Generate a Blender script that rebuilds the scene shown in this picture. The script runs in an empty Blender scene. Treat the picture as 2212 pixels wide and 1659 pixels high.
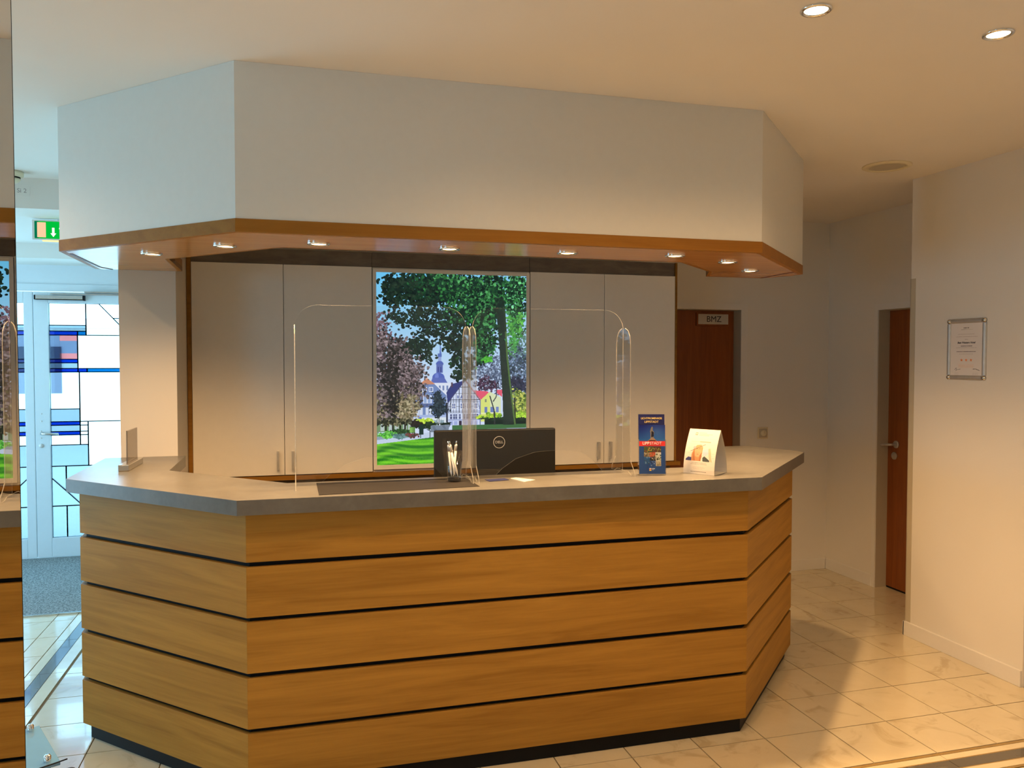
import bpy, bmesh, math, random
import numpy as np
from mathutils import Vector, Matrix
S = bpy.context.scene
COL = S.collection
rnd = random.Random(7)

# ------------------------------------------------------------------ camera
FPX, YAW, PITCH, ROLL, CAMH = 1712.53, math.radians(74.5926), math.radians(1.8356), math.radians(0.0294), 1.6
cd = bpy.data.cameras.new('camera'); cam = bpy.data.objects.new('camera', cd); COL.objects.link(cam)
cd.sensor_fit = 'HORIZONTAL'; cd.sensor_width = 36.0; cd.lens = 36.0 * FPX / 2212.0
cd.clip_start = 0.02; cd.clip_end = 200
Fv = Vector((math.cos(YAW) * math.cos(PITCH), math.sin(YAW) * math.cos(PITCH), -math.sin(PITCH)))
Rv = Vector((math.sin(YAW), -math.cos(YAW), 0)); Uv = Rv.cross(Fv)
R2 = Rv * math.cos(ROLL) + Uv * math.sin(ROLL); U2 = -Rv * math.sin(ROLL) + Uv * math.cos(ROLL)
m = Matrix((R2, U2, -Fv)).transposed().to_4x4(); m.translation = (0, 0, CAMH)
cam.matrix_world = m
S.camera = cam

# ------------------------------------------------------------------ world, exposure, large lights
DAY = (0.36, 0.72, 1.0)
WORLD_STRENGTH = 6.5
SPOT_W = 54.0        # halogens under the canopy
DOWN_W = 36.0        # downlights in the ceiling
WARM = (1.0, 0.60, 0.27)
w = bpy.data.worlds.new('world'); S.world = w; w.use_nodes = True
nt = w.node_tree; nt.nodes.clear()
bg = nt.nodes.new('ShaderNodeBackground'); bg.inputs[0].default_value = (*DAY, 1); bg.inputs[1].default_value = WORLD_STRENGTH
wo = nt.nodes.new('ShaderNodeOutputWorld'); nt.links.new(bg.outputs[0], wo.inputs[0])
S.view_settings.view_transform = 'Standard'; S.view_settings.look = 'None'
S.view_settings.exposure = 0.1; S.view_settings.gamma = 1.0; S.view_settings.use_curve_mapping = False

def portal(name, loc, rot, sx, sy):
    l = bpy.data.lights.new(name, 'AREA'); l.shape = 'RECTANGLE'; l.size = sx; l.size_y = sy; l.energy = 1
    l.cycles.is_portal = True
    o = bpy.data.objects.new(name, l); COL.objects.link(o); o.location = loc; o.rotation_euler = rot
portal('window_portal', (-4.02, 5.45, 1.25), (0, math.radians(-90), 0), 2.5, 3.2)
portal('window_portal', (-4.02, -.15, 1.55), (0, math.radians(-90), 0), 1.4, 2.4)
portal('door_portal', (-2.0, 7.2, 1.1), (math.radians(-90), 0, 0), 2.4, 2.2)

# ------------------------------------------------------------------ materials
def lin(c):
    return tuple(((x / 255) / 12.92 if x / 255 <= .04045 else (((x / 255) + .055) / 1.055) ** 2.4) for x in c)
class NT:
    def __init__(s, name):
        s.m = bpy.data.materials.new(name); s.m.use_nodes = True; s.t = s.m.node_tree; s.t.nodes.clear()
        s.o = s.n('OutputMaterial')
    def n(s, k, **kw):
        x = s.t.nodes.new('ShaderNode' + k)
        for a, b in kw.items(): setattr(x, a, b)
        return x
    def l(s, a, b): s.t.links.new(a, b)
    def ramp(s, fac, stops):
        r = s.n('ValToRGB'); e = r.color_ramp.elements
        while len(e) < len(stops): e.new(.5)
        for i, (p, c) in enumerate(stops): e[i].position = p; e[i].color = (*c, 1)
        s.l(fac, r.inputs[0]); return r.outputs[0]
    def noise(s, vec, scale, detail=3, rough=.5, dist=0):
        x = s.n('TexNoise'); x.inputs['Scale'].default_value = scale; x.inputs['Detail'].default_value = detail
        x.inputs['Roughness'].default_value = rough; x.inputs['Distortion'].default_value = dist
        if vec: s.l(vec, x.inputs['Vector'])
        return x.outputs[0]
    def coords(s, kind='Object', scale=(1, 1, 1), rand=0.0):
        c = s.n('TexCoord') if kind != 'Position' else s.n('NewGeometry')
        out = c.outputs[kind]
        mp = s.n('Mapping'); mp.inputs['Scale'].default_value = scale; s.l(out, mp.inputs[0])
        if rand:
            oi = s.n('ObjectInfo'); mu = s.n('Math', operation='MULTIPLY'); mu.inputs[1].default_value = rand
            s.l(oi.outputs['Random'], mu.inputs[0]); cb = s.n('CombineXYZ'); s.l(mu.outputs[0], cb.inputs[0]); s.l(mu.outputs[0], cb.inputs[2]); s.l(mu.outputs[0], cb.inputs[1])
            s.l(cb.outputs[0], mp.inputs['Location'])
        return mp.outputs[0]
    def bump(s, h, strength=.2, dist=.002):
        b = s.n('Bump'); b.inputs['Strength'].default_value = strength; b.inputs['Distance'].default_value = dist; s.l(h, b.inputs['Height']); return b.outputs[0]
    def bsdf(s, col=None, rough=.5, metal=0, spec=.5, normal=None, colsock=None, roughsock=None, coat=0):
        b = s.n('BsdfPrincipled')
        if col: b.inputs['Base Color'].default_value = (*col, 1)
        if colsock: s.l(colsock, b.inputs['Base Color'])
        b.inputs['Roughness'].default_value = rough; b.inputs['Metallic'].default_value = metal
        b.inputs['Specular IOR Level'].default_value = spec; b.inputs['Coat Weight'].default_value = coat
        if roughsock: s.l(roughsock, b.inputs['Roughness'])
        if normal: s.l(normal, b.inputs['Normal'])
        s.l(b.outputs[0], s.o.inputs[0]); return b

def plain(name, col, rough=.5, metal=0, spec=.5, var=.06, scale=30, bump=0.0):
    t = NT(name); v = t.coords()
    n = t.noise(v, scale)
    c = t.ramp(n, [(.3, tuple(x * (1 - var) for x in col)), (.7, tuple(min(1, x * (1 + var)) for x in col))])
    nb = t.bump(n, bump, .001) if bump else None
    t.bsdf(colsock=c, rough=rough, metal=metal, spec=spec, normal=nb); return t.m
def wood(name, dark, light, rough=.35, axis=0, gscale=1.0, spec=.45):
    t = NT(name)
    sc = [14 * gscale] * 3; sc[axis] = .9 * gscale
    v = t.coords(scale=tuple(sc), rand=9.0)
    n1 = t.noise(v, 1.3, 5, .6, 1.2)
    sc2 = [160] * 3; sc2[axis] = 5
    n2 = t.noise(t.coords(scale=tuple(sc2), rand=5.0), 1.0, 2)
    mx = t.n('Math', operation='MULTIPLY_ADD'); t.l(n2, mx.inputs[0]); mx.inputs[1].default_value = .25; t.l(n1, mx.inputs[2])
    mid = tuple((a + b) / 2 for a, b in zip(dark, light))
    c = t.ramp(mx.outputs[0], [(.42, dark), (.6, mid), (.8, light)])
    t.bsdf(colsock=c, rough=rough, spec=spec); return t.m
def plaster(name, col):
    t = NT(name); v = t.coords('Position')
    big = t.noise(v, 2.0, 2); fine = t.noise(v, 220, 2)
    c = t.ramp(big, [(.3, tuple(x * .97 for x in col)), (.7, col)])
    t.bsdf(colsock=c, rough=.75, spec=.25, normal=t.bump(fine, .12, .0008)); return t.m
M = {}
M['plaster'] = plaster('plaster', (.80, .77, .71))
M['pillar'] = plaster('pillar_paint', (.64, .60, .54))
M['ceiling'] = plaster('ceiling_paint', (.82, .78, .72))
M['white_panel'] = plain('white_panel', (.74, .73, .68), .42, var=.01)
M['wood'] = wood('beech_laminate', (.29, .142, .024), (.41, .212, .038), .5, spec=.12)
M['wood_under'] = wood('canopy_wood', (.47, .225, .075), (.56, .28, .10), .2)
M['wood_edge'] = wood('canopy_edge', (.27, .112, .016), (.34, .150, .024), .45, spec=.15)
M['wood_dark'] = wood('door_veneer', (.20, .052, .008), (.30, .085, .014), .4, axis=2)
M['cab_wood'] = wood('cabinet_wood', (.20, .092, .012), (.28, .13, .018), .45, spec=.2)
M['cab_white'] = plain('cabinet_front', (.80, .77, .71), .32, var=.01)
M['black'] = plain('black_laminate', (.009, .009, .010), .5, spec=.15)
M['dark_gap'] = plain('dark_gap', (.02, .014, .010), .6)
M['metal'] = plain('brushed_metal', (.62, .60, .57), .5, .85)
M['chrome'] = plain('chrome', (.85, .85, .85), .08, 1.0, var=.01)
M['alu'] = plain('aluminium', (.62, .60, .56), .25, 1.0)
M['door_white'] = plain('door_frame_paint', (.70, .74, .76), .35, var=.01)
M['jamb'] = plain('steel_frame_paint', (.52, .47, .36), .4, var=.01)
M['plastic_cream'] = plain('cream_plastic', (.75, .68, .48), .4, var=.01)
M['plastic_white'] = plain('white_plastic', (.78, .76, .72), .35, var=.01)
M['plastic_dark'] = plain('dark_plastic', (.010, .0095, .009), .5, spec=.15, var=.05, scale=400)
M['rubber'] = plain('desk_mat', (.026, .023, .021), .5, spec=.12)
M['paper'] = plain('paper', (.58, .55, .50), .6, var=.01)
M['brown_metal'] = plain('pane_came', (.20, .27, .30), .4)
M['ink'] = plain('ink', (.02, .02, .03), .5)
M['ink_grey'] = plain('grey_print', (.30, .27, .25), .6)
M['silver_print'] = plain('silver_print', (.55, .55, .55), .35, .6)
M['gold_print'] = plain('gold_print', (.75, .58, .22), .45)
M['white_print'] = plain('white_print', (.9, .9, .9), .5)
M['dark_blue'] = plain('dark_blue_card', (.03, .035, .13), .4)
M['navy'] = plain('navy_paper', (.012, .014, .10), .4)
M['brown_groove'] = plain('groove_brown', (.10, .025, .015), .5)

def mk_laminate():
    t = NT('concrete_laminate'); v = t.coords('Position')
    a = t.noise(v, 5, 5, .6, .6); b = t.noise(v, 45, 3)
    mu = t.n('Math', operation='MULTIPLY_ADD'); t.l(b, mu.inputs[0]); mu.inputs[1].default_value = .35; t.l(a, mu.inputs[2])
    c = t.ramp(mu.outputs[0], [(.45, (.115, .107, .092)), (.7, (.14, .132, .117)), (.9, (.165, .157, .14))])
    t.bsdf(colsock=c, rough=.3, spec=.34); return t.m
M['laminate'] = mk_laminate()
def mk_band():
    t = NT('brown_grey_laminate'); v = t.coords('Position', scale=(1, 1, 3))
    a = t.noise(v, 7, 5, .6, .6)
    c = t.ramp(a, [(.35, (.12, .095, .075)), (.65, (.18, .145, .115))])
    t.bsdf(colsock=c, rough=.5); return t.m
M['band'] = mk_band()
def mk_tile(name, base, vein):
    t = NT(name); v = t.coords('Position', rand=30.0)
    a = t.noise(v, 4.5, 6, .55, 1.6)
    b = t.noise(v, 9, 4, .6, .8)
    c = t.ramp(a, [(.33, vein), (.43, tuple(x * .975 for x in base)), (.60, base)])
    c2 = t.ramp(b, [(.25, (.96, .945, .92)), (.6, (1, 1, 1))])
    mx = t.n('Mix', data_type='RGBA', blend_type='MULTIPLY'); mx.inputs[0].default_value = 1
    t.l(c, mx.inputs[6]); t.l(c2, mx.inputs[7])
    t.bsdf(colsock=mx.outputs[2], rough=.12, spec=.75, coat=.35); return t.m
M['tile'] = mk_tile('marble_tile', (.67, .585, .41), (.54, .45, .295))
M['strip_light'] = mk_tile('light_border_tile', (.72, .63, .44), (.64, .55, .38))
M['strip_dark'] = mk_tile('dark_border_tile', (.075, .068, .060), (.13, .12, .10))
M['strip_brown'] = plain('brown_inlay', (.30, .20, .07), .4)
M['grout'] = plain('grout', (.22, .15, .07), .8)
def mk_mat():
    t = NT('entrance_matting'); v = t.coords('Position')
    n = t.noise(v, 90, 3, .7); vor = t.n('TexVoronoi'); vor.inputs['Scale'].default_value = 120; t.l(v, vor.inputs['Vector'])
    c = t.ramp(n, [(.38, (.10, .11, .11)), (.5, (.22, .235, .23)), (.66, (.36, .37, .36))])
    t.bsdf(colsock=c, rough=.9, spec=.1, normal=t.bump(vor.outputs[0], .8, .004)); return t.m
M['matting'] = mk_mat()
def sheet(name, tint, gloss=1.0, rough=0.0, f0=.028, bumpy=0):
    """thin clear sheet: transparent body with a two-sided Schlick reflection"""
    t = NT(name)
    lw = t.n('LayerWeight'); lw.inputs['Blend'].default_value = .5
    p = t.n('Math', operation='POWER'); t.l(lw.outputs['Facing'], p.inputs[0]); p.inputs[1].default_value = 4.8
    k = t.n('Math', operation='MULTIPLY_ADD'); t.l(p.outputs[0], k.inputs[0]); k.inputs[1].default_value = (1 - f0) * gloss; k.inputs[2].default_value = f0 * gloss
    tr = t.n('BsdfTransparent'); tr.inputs[0].default_value = (*tint, 1)
    gl = t.n('BsdfGlossy'); gl.inputs['Roughness'].default_value = rough; gl.inputs['Color'].default_value = (1, 1, 1, 1)
    if bumpy:
        n = t.noise(t.coords('Position'), 60, 2); b = t.bump(n, .6, .004); t.l(b, gl.inputs['Normal'])
    mx = t.n('MixShader'); t.l(k.outputs[0], mx.inputs[0]); t.l(tr.outputs[0], mx.inputs[1]); t.l(gl.outputs[0], mx.inputs[2])
    t.l(mx.outputs[0], t.o.inputs[0]); return t.m
M['acrylic'] = sheet('clear_acrylic', (.985, .985, .98), 1.0, 0)
M['acrylic_smoke'] = sheet('grey_acrylic', (.62, .60, .57), 1.0, 0)
M['glass_clear'] = sheet('clear_pane', (.96, .97, .97))
M['glass_pale'] = sheet('pale_blue_pane', (.46, .50, .54))
M['glass_grey'] = sheet('blue_grey_pane', (.33, .355, .44))
M['glass_blue'] = sheet('deep_blue_pane', (.0, .12, .46))
M['glass_cyan'] = sheet('bright_blue_pane', (.0, .28, .48))
M['glass_rough'] = sheet('textured_pane', (.50, .54, .56), bumpy=1)
M['glass_outdoor_pink'] = sheet('outdoor_pink_pane', (.70, .36, .36))  # pink tint stands in for things outdoors seen through the pane
M['glass_plate'] = plain('shelf_blue_reflection', (.13, .30, .52), .1, var=.01)  # blue base colour imitates the entrance door reflected in the shelf
def mk_edge():
    t = NT('polished_acrylic_edge')
    tr = t.n('BsdfTransparent'); tr.inputs[0].default_value = (.8, .8, .78, 1)
    df = t.n('BsdfTranslucent'); df.inputs[0].default_value = (.85, .82, .75, 1)
    d2 = t.n('BsdfDiffuse'); d2.inputs[0].default_value = (.85, .82, .75, 1)
    a = t.n('MixShader'); a.inputs[0].default_value = .5; t.l(df.outputs[0], a.inputs[1]); t.l(d2.outputs[0], a.inputs[2])
    b = t.n('MixShader'); b.inputs[0].default_value = .34; t.l(tr.outputs[0], b.inputs[1]); t.l(a.outputs[0], b.inputs[2])
    t.l(b.outputs[0], t.o.inputs[0]); return t.m
M['edge'] = mk_edge()
def mk_mirror():
    t = NT('mirror_silver'); g = t.n('BsdfGlossy'); g.inputs['Roughness'].default_value = 0; g.inputs['Color'].default_value = (.80, .80, .78, 1)
    t.l(g.outputs[0], t.o.inputs[0]); return t.m
M['mirror'] = mk_mirror()
def emit(name, col, st):
    t = NT(name); e = t.n('Emission'); e.inputs[0].default_value = (*col, 1); e.inputs[1].default_value = st; t.l(e.outputs[0], t.o.inputs[0]); return t.m
M['bulb'] = emit('halogen_bulb', (1.0, .72, .38), 14)
M['lit_green'] = emit('lit_green', (.0, .50, .045), 1.0)
M['lit_green_dark'] = emit('lit_green_dim', (.0, .16, .07), 1.0)
M['lit_peach'] = emit('lit_peach', (.95, .62, .36), .95)
M['lit_white'] = emit('lit_white', (.95, 1.0, .9), 1.1)
M['lit_yellow'] = emit('lit_yellow', (1.0, .78, .36), 1.2)
def vcol(name, emission=0.0, rough=.5):
    t = NT(name); a = t.n('VertexColor'); a.layer_name = 'print'
    if emission:
        e = t.n('Emission'); e.inputs[1].default_value = emission; t.l(a.outputs[0], e.inputs[0])
        g = t.n('BsdfGlossy'); g.inputs['Roughness'].default_value = .12
        mx = t.n('MixShader'); mx.inputs[0].default_value = .03; t.l(e.outputs[0], mx.inputs[1]); t.l(g.outputs[0], mx.inputs[2]); t.l(mx.outputs[0], t.o.inputs[0])
    else: t.bsdf(colsock=a.outputs[0], rough=rough)
    return t.m
M['print_lit'] = vcol('backlit_print', .94)
M['print'] = vcol('glossy_print', 0, .25)
M['print_matt'] = vcol('matt_print', 0, .55)

# ------------------------------------------------------------------ mesh helpers
def obj(name, vf, mat, parent=None, loc=(0, 0, 0), rotz=0, bevel=0, smooth=False, seg=2):
    v, f = vf; me = bpy.data.meshes.new(name); me.from_pydata([tuple(x) for x in v], [], f); me.update()
    if isinstance(mat, (list, tuple)):
        for x in mat: me.materials.append(M[x])
    else: me.materials.append(M[mat])
    bm = bmesh.new(); bm.from_mesh(me); bmesh.ops.recalc_face_normals(bm, faces=bm.faces); bm.to_mesh(me); bm.free()
    o = bpy.data.objects.new(name, me); COL.objects.link(o); o.location = loc; o.rotation_euler = (0, 0, rotz)
    if parent: o.parent = parent
    if bevel:
        b = o.modifiers.new('bevel', 'BEVEL'); b.width = bevel; b.segments = seg; b.limit_method = 'ANGLE'
    if smooth:
        for p in me.polygons: p.use_smooth = True
    return o
def join(*vfs):
    V, F = [], []
    for v, f in vfs:
        n = len(V); V += list(v); F += [tuple(i + n for i in q) for q in f]
    return V, F
def box(x0, x1, y0, y1, z0, z1):
    v = [(x, y, z) for z in (z0, z1) for x, y in ((x0, y0), (x1, y0), (x1, y1), (x0, y1))]
    return v, [(3, 2, 1, 0), (4, 5, 6, 7), (0, 1, 5, 4), (1, 2, 6, 5), (2, 3, 7, 6), (3, 0, 4, 7)]
def prism(poly, z0, z1):
    n = len(poly); v = [(x, y, z0) for x, y in poly] + [(x, y, z1) for x, y in poly]
    return v, [tuple(range(n))[::-1], tuple(range(n, 2 * n))] + [(i, (i + 1) % n, n + (i + 1) % n, n + i) for i in range(n)]
def xzprism(poly, y0, y1):
    v, f = prism(poly, y0, y1); return [(a, c, b) for a, b, c in v], f
def yzprism(poly, x0, x1):
    v, f = prism(poly, x0, x1); return [(c, a, b) for a, b, c in v], f
def lathe(prof, n=32, cap=True):
    v, f = [], []
    for r, z in prof:
        for i in range(n):
            a = 2 * math.pi * i / n; v.append((r * math.cos(a), r * math.sin(a), z))
    for j in range(len(prof) - 1):
        for i in range(n):
            k = (i + 1) % n; f.append((j * n + i, j * n + k, (j + 1) * n + k, (j + 1) * n + i))
    if cap: f.append(tuple(range(n))[::-1]); f.append(tuple(range((len(prof) - 1) * n, len(prof) * n)))
    return v, f
def tube(pts, r, n=8):
    v, f = [], []
    pts = [Vector(p) for p in pts]
    for j, p in enumerate(pts):
        d = (pts[min(j + 1, len(pts) - 1)] - pts[max(j - 1, 0)]).normalized()
        a = d.orthogonal().normalized() if j == 0 else (A - d * A.dot(d)).normalized()
        A = a; b = d.cross(a); rr = r[j] if isinstance(r, (list, tuple)) else r
        for i in range(n):
            t = 2 * math.pi * i / n; v.append(tuple(p + a * math.cos(t) * rr + b * math.sin(t) * rr))
    for j in range(len(pts) - 1):
        for i in range(n):
            k = (i + 1) % n; f.append((j * n + i, j * n + k, (j + 1) * n + k, (j + 1) * n + i))
    f.append(tuple(range(n))[::-1]); f.append(tuple(range((len(pts) - 1) * n, len(pts) * n)))
    return v, f
def xform(vf, mat):
    v, f = vf; return [tuple(mat @ Vector(p)) for p in v], f
def tag(o, label, cat, group=None):
    o['label'] = label; o['category'] = cat
    if group: o['group'] = group
    return o
def thing(name, label, cat, loc=(0, 0, 0), rotz=0, group=None):
    o = bpy.data.objects.new(name, None); COL.objects.link(o); o.location = loc; o.rotation_euler = (0, 0, rotz)
    o.empty_display_size = .1
    return tag(o, label, cat, group)
def struct(name, vf, mat, label=None, **kw):
    o = obj(name, vf, mat, **kw); o['kind'] = 'structure'
    if label: o['label'] = label; 
    return o
def copy_tree(o, parent=None):
    c = o.copy(); COL.objects.link(c)
    if parent: c.parent = parent
    for ch in list(o.children): copy_tree(ch, c)
    return c
def text(name, s, size, mat, parent, mtx, extrude=.0004, align='CENTER', bold=0.0, shear=0.0, spacing=1.0):
    cu = bpy.data.curves.new(name, 'FONT'); cu.body = s; cu.size = size; cu.align_x = align; cu.align_y = 'CENTER'
    cu.extrude = extrude; cu.offset = bold; cu.shear = shear; cu.resolution_u = 3; cu.space_character = spacing
    tmp = bpy.data.objects.new(name + '_src', cu); COL.objects.link(tmp)
    bpy.context.view_layer.update()
    me = bpy.data.meshes.new_from_object(tmp.evaluated_get(bpy.context.evaluated_depsgraph_get()))
    bpy.data.objects.remove(tmp); bpy.data.curves.remove(cu)
    me.name = name; me.materials.clear(); me.materials.append(M[mat])
    o = bpy.data.objects.new(name, me); COL.objects.link(o)
    if parent: o.parent = parent
    o.matrix_local = mtx
    return o
def facing(origin, right, up):
    """matrix whose local X = right, Y = up, Z = out"""
    r = Vector(right).normalized(); u = Vector(up).normalized(); n = r.cross(u)
    mm = Matrix((r, u, n)).transposed().to_4x4(); mm.translation = origin; return mm

# ------------------------------------------------------------------ little painter for printed pictures
class Canvas:
    def __init__(s, x0, y0, x1, y1, n):
        s.b = (x0, y0, x1, y1); s.w = n; s.h = int(round(n * (y1 - y0) / (x1 - x0)))
        xs = x0 + (np.arange(s.w) + .5) / s.w * (x1 - x0); ys = y0 + (np.arange(s.h) + .5) / s.h * (y1 - y0)
        s.X, s.Y = np.meshgrid(xs, ys); s.px = (x1 - x0) / n
        s.a = np.zeros((s.h, s.w, 3)); s.r = np.random.RandomState(5)
    def put(s, mask, col, al=1.0):
        c = np.asarray(col, float)
        if mask.dtype == bool: mask = mask.astype(float)
        k = (mask * al)[..., None]; s.a = s.a * (1 - k) + c * k
    def poly(s, pts, col, al=1.0):
        ins = np.zeros(s.X.shape, bool); n = len(pts)
        for i in range(n):
            (x1, y1), (x2, y2) = pts[i], pts[(i + 1) % n]
            if y1 == y2: continue
            c = ((y1 > s.Y) != (y2 > s.Y)) & (s.X < (x2 - x1) * (s.Y - y1) / (y2 - y1) + x1); ins ^= c
        s.put(ins, col, al)
    def rect(s, x0, y0, x1, y1, col, al=1.0): s.put((s.X >= x0) & (s.X <= x1) & (s.Y >= y0) & (s.Y <= y1), col, al)
    def line(s, x0, y0, x1, y1, wd, col, al=1.0):
        d = np.hypot(x1 - x0, y1 - y0) + 1e-6; nx, ny = -(y1 - y0) / d * wd / 2, (x1 - x0) / d * wd / 2
        s.poly([(x0 + nx, y0 + ny), (x1 + nx, y1 + ny), (x1 - nx, y1 - ny), (x0 - nx, y0 - ny)], col, al)
    def ell(s, cx, cy, rx, ry, col, al=1.0): s.put(((s.X - cx) / rx) ** 2 + ((s.Y - cy) / ry) ** 2 < 1, col, al)
    def dab(s, cx, cy, rx, ry, ang, col, al=1.0):
        x0, y0, x1, y1 = s.b; k = s.px; R = max(rx, ry) * 1.2
        i0 = max(0, int((cx - R - x0) / k)); i1 = min(s.w, int((cx + R - x0) / k) + 2)
        j0 = max(0, int((cy - R - y0) / k)); j1 = min(s.h, int((cy + R - y0) / k) + 2)
        if i0 >= i1 or j0 >= j1: return
        X = s.X[j0:j1, i0:i1] - cx; Y = s.Y[j0:j1, i0:i1] - cy; c, q = math.cos(ang), math.sin(ang)
        u = (X * c + Y * q) / rx; v = (-X * q + Y * c) / ry
        mk = (u * u + v * v < 1)[..., None] * al; s.a[j0:j1, i0:i1] = s.a[j0:j1, i0:i1] * (1 - mk) + np.asarray(col, float) * mk
    def leaves(s, cx, cy, rx, ry, n, r0, r1, cols, al=1.0, soft=.16):
        R = s.r; p = R.rand(4) * 6.28
        clumps = [(R.rand() * 6.2832, R.rand() ** .5, .10 + .22 * R.rand(), cols[R.randint(len(cols))]) for _ in range(26)]
        for _ in range(n):
            if R.rand() < .62:
                t, q, sp, cc = clumps[R.randint(26)]; e = 1 + .22 * math.sin(3 * t + p[0]) + .16 * math.sin(5 * t + p[1])
                x = cx + (math.cos(t) * q * e + R.randn() * sp) * rx; y = cy + (math.sin(t) * q * e + R.randn() * sp) * ry
                col = cc if R.rand() < .45 else cols[R.randint(len(cols))]
            else:
                t = R.rand() * 6.2832; q = R.rand() ** .5 * (1 + soft * R.randn()); e = 1 + .22 * math.sin(3 * t + p[0]) + .16 * math.sin(5 * t + p[1])
                x = cx + math.cos(t) * q * e * rx; y = cy + math.sin(t) * q * e * ry; col = cols[R.randint(len(cols))]
            a = r0 + (r1 - r0) * R.rand(); k = .82 + .36 * R.rand()
            s.dab(x, y, a, a * (.5 + .4 * R.rand()), R.rand() * 3.14, [c * k for c in col], al)
    def grid(s, name, mat, parent, origin, right, up, wd, ht):
        """flat sheet of the print: origin = lower left corner"""
        n, mrows = s.w + 1, s.h + 1
        o = Vector(origin); r = Vector(right).normalized() * wd; u = Vector(up).normalized() * ht
        U, V = np.meshgrid(np.linspace(0, 1, n), np.linspace(1, 0, mrows))
        P = np.array(o)[None, None] + U[..., None] * np.array(r) + V[..., None] * np.array(u)
        me = bpy.data.meshes.new(name); idx = np.arange(n * mrows).reshape(mrows, n)
        q = np.stack([idx[1:, :-1], idx[1:, 1:], idx[:-1, 1:], idx[:-1, :-1]], -1).reshape(-1, 4)
        me.vertices.add(n * mrows); me.vertices.foreach_set('co', P.reshape(-1).astype(np.float32))
        me.loops.add(q.size); me.loops.foreach_set('vertex_index', q.reshape(-1).astype(np.int32))
        me.polygons.add(len(q)); me.polygons.foreach_set('loop_start', np.arange(0, q.size, 4, dtype=np.int32))
        me.update(calc_edges=True)
        at = me.attributes.new('print', 'FLOAT_COLOR', 'CORNER')
        c = np.clip(s.a / 255, 0, 1); c = np.where(c <= .04045, c / 12.92, ((c + .055) / 1.055) ** 2.4).reshape(-1, 3)
        c4 = np.concatenate([c, np.ones((len(c), 1))], 1); at.data.foreach_set('color', np.repeat(c4, 4, 0).reshape(-1).astype(np.float32))
        me.materials.append(M[mat]); ob = bpy.data.objects.new(name, me); COL.objects.link(ob)
        if parent: ob.parent = parent
        return ob
#CHUNK2
# ================================================================== STRUCTURE
# ---- floor: grout bed, tiles, inlaid border
floor = struct('floor', box(-4.1, 6.1, -3.1, 7.12, -.06, -.006), 'grout', 'floor of cream marble tiles with an inlaid dark border strip')
TX, TY, X0, Y0, G = .3028, .3075, 2.206, 2.89, .0025
zones = [(-1.136, 6.1, 2.597, 5.3), (-4.1, -1.312, 2.42, 7.1), (-1.136, 6.1, -3.1, 2.418), (-4.1, -1.312, -3.1, 2.42), (-1.136, -.56, 5.3, 7.1)]
full_mesh = None; rest = []
for zi, (zx0, zx1, zy0, zy1) in enumerate(zones):
    for i in range(-22, 14):
        for j in range(-20, 15):
            a0, a1 = X0 + i * TX, X0 + (i + 1) * TX; b0, b1 = Y0 + j * TY, Y0 + (j + 1) * TY
            a0, a1, b0, b1 = max(a0, zx0), min(a1, zx1), max(b0, zy0), min(b1, zy1)
            if a1 - a0 < .02 or b1 - b0 < .02: continue
            cx, cy = (a0 + a1) / 2, (b0 + b1) / 2; wx, wy = (a1 - a0) / 2 - G, (b1 - b0) / 2 - G
            vis = (cx > .6 and 2.6 < cy < 5.3 and cx < 4.2 and not (cx < 1.75 and cy > 3.1)) or (-1.9 < cx < -.45 and 2.6 < cy < 5.5)
            if not vis: rest.append(box(cx - wx, cx + wx, cy - wy, cy + wy, -.012, 0)); continue
            if abs(a1 - a0 - TX) < 1e-4 and abs(b1 - b0 - TY) < 1e-4 and full_mesh:
                o = bpy.data.objects.new('tile', full_mesh); COL.objects.link(o); o.location = (cx, cy, 0); o.parent = floor
            else:
                o = obj('tile', box(-wx, wx, -wy, wy, -.012, 0), 'tile', floor, (cx, cy, 0))
                if abs(a1 - a0 - TX) < 1e-4 and abs(b1 - b0 - TY) < 1e-4: full_mesh = o.data
o = obj('tile_field', join(*rest), 'tile', floor); o['kind'] = 'stuff'
g = .0015
for nm, mt, lo, hi in (('brown_line', 'strip_brown', 2.580, 2.595), ('light_strip', 'strip_light', 2.543, 2.578), ('dark_strip', 'strip_dark', 2.480, 2.537), ('light_strip', 'strip_light', 2.437, 2.474), ('brown_line', 'strip_brown', 2.422, 2.435)):
    for k in range(14):
        a0 = -1.136 + k * .52; a1 = a0 + .52
        if nm == 'brown_line' and k % 3: continue
        if nm == 'brown_line': a1 = min(a0 + 1.56, 6)
        obj(nm, box(a0 + g, min(a1, 6.0) - g, lo, hi, -.012, -.0002), mt, floor)
for lo, hi in ((2.537, 2.543), (2.474, 2.480)): obj('brown_line', box(-1.136, 6, lo, hi, -.012, -.0004), 'strip_brown', floor)
for nm, mt, lo, hi in (('light_strip', 'strip_light', -1.197, -1.138), ('dark_strip', 'strip_dark', -1.258, -1.2), ('light_strip', 'strip_light', -1.309, -1.261)):
    for k in range(6):
        b0 = 2.42 + k * .51
        obj(nm, box(lo, hi, b0 + g, b0 + .51 - g, -.012, -.0002), mt, floor)

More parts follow.
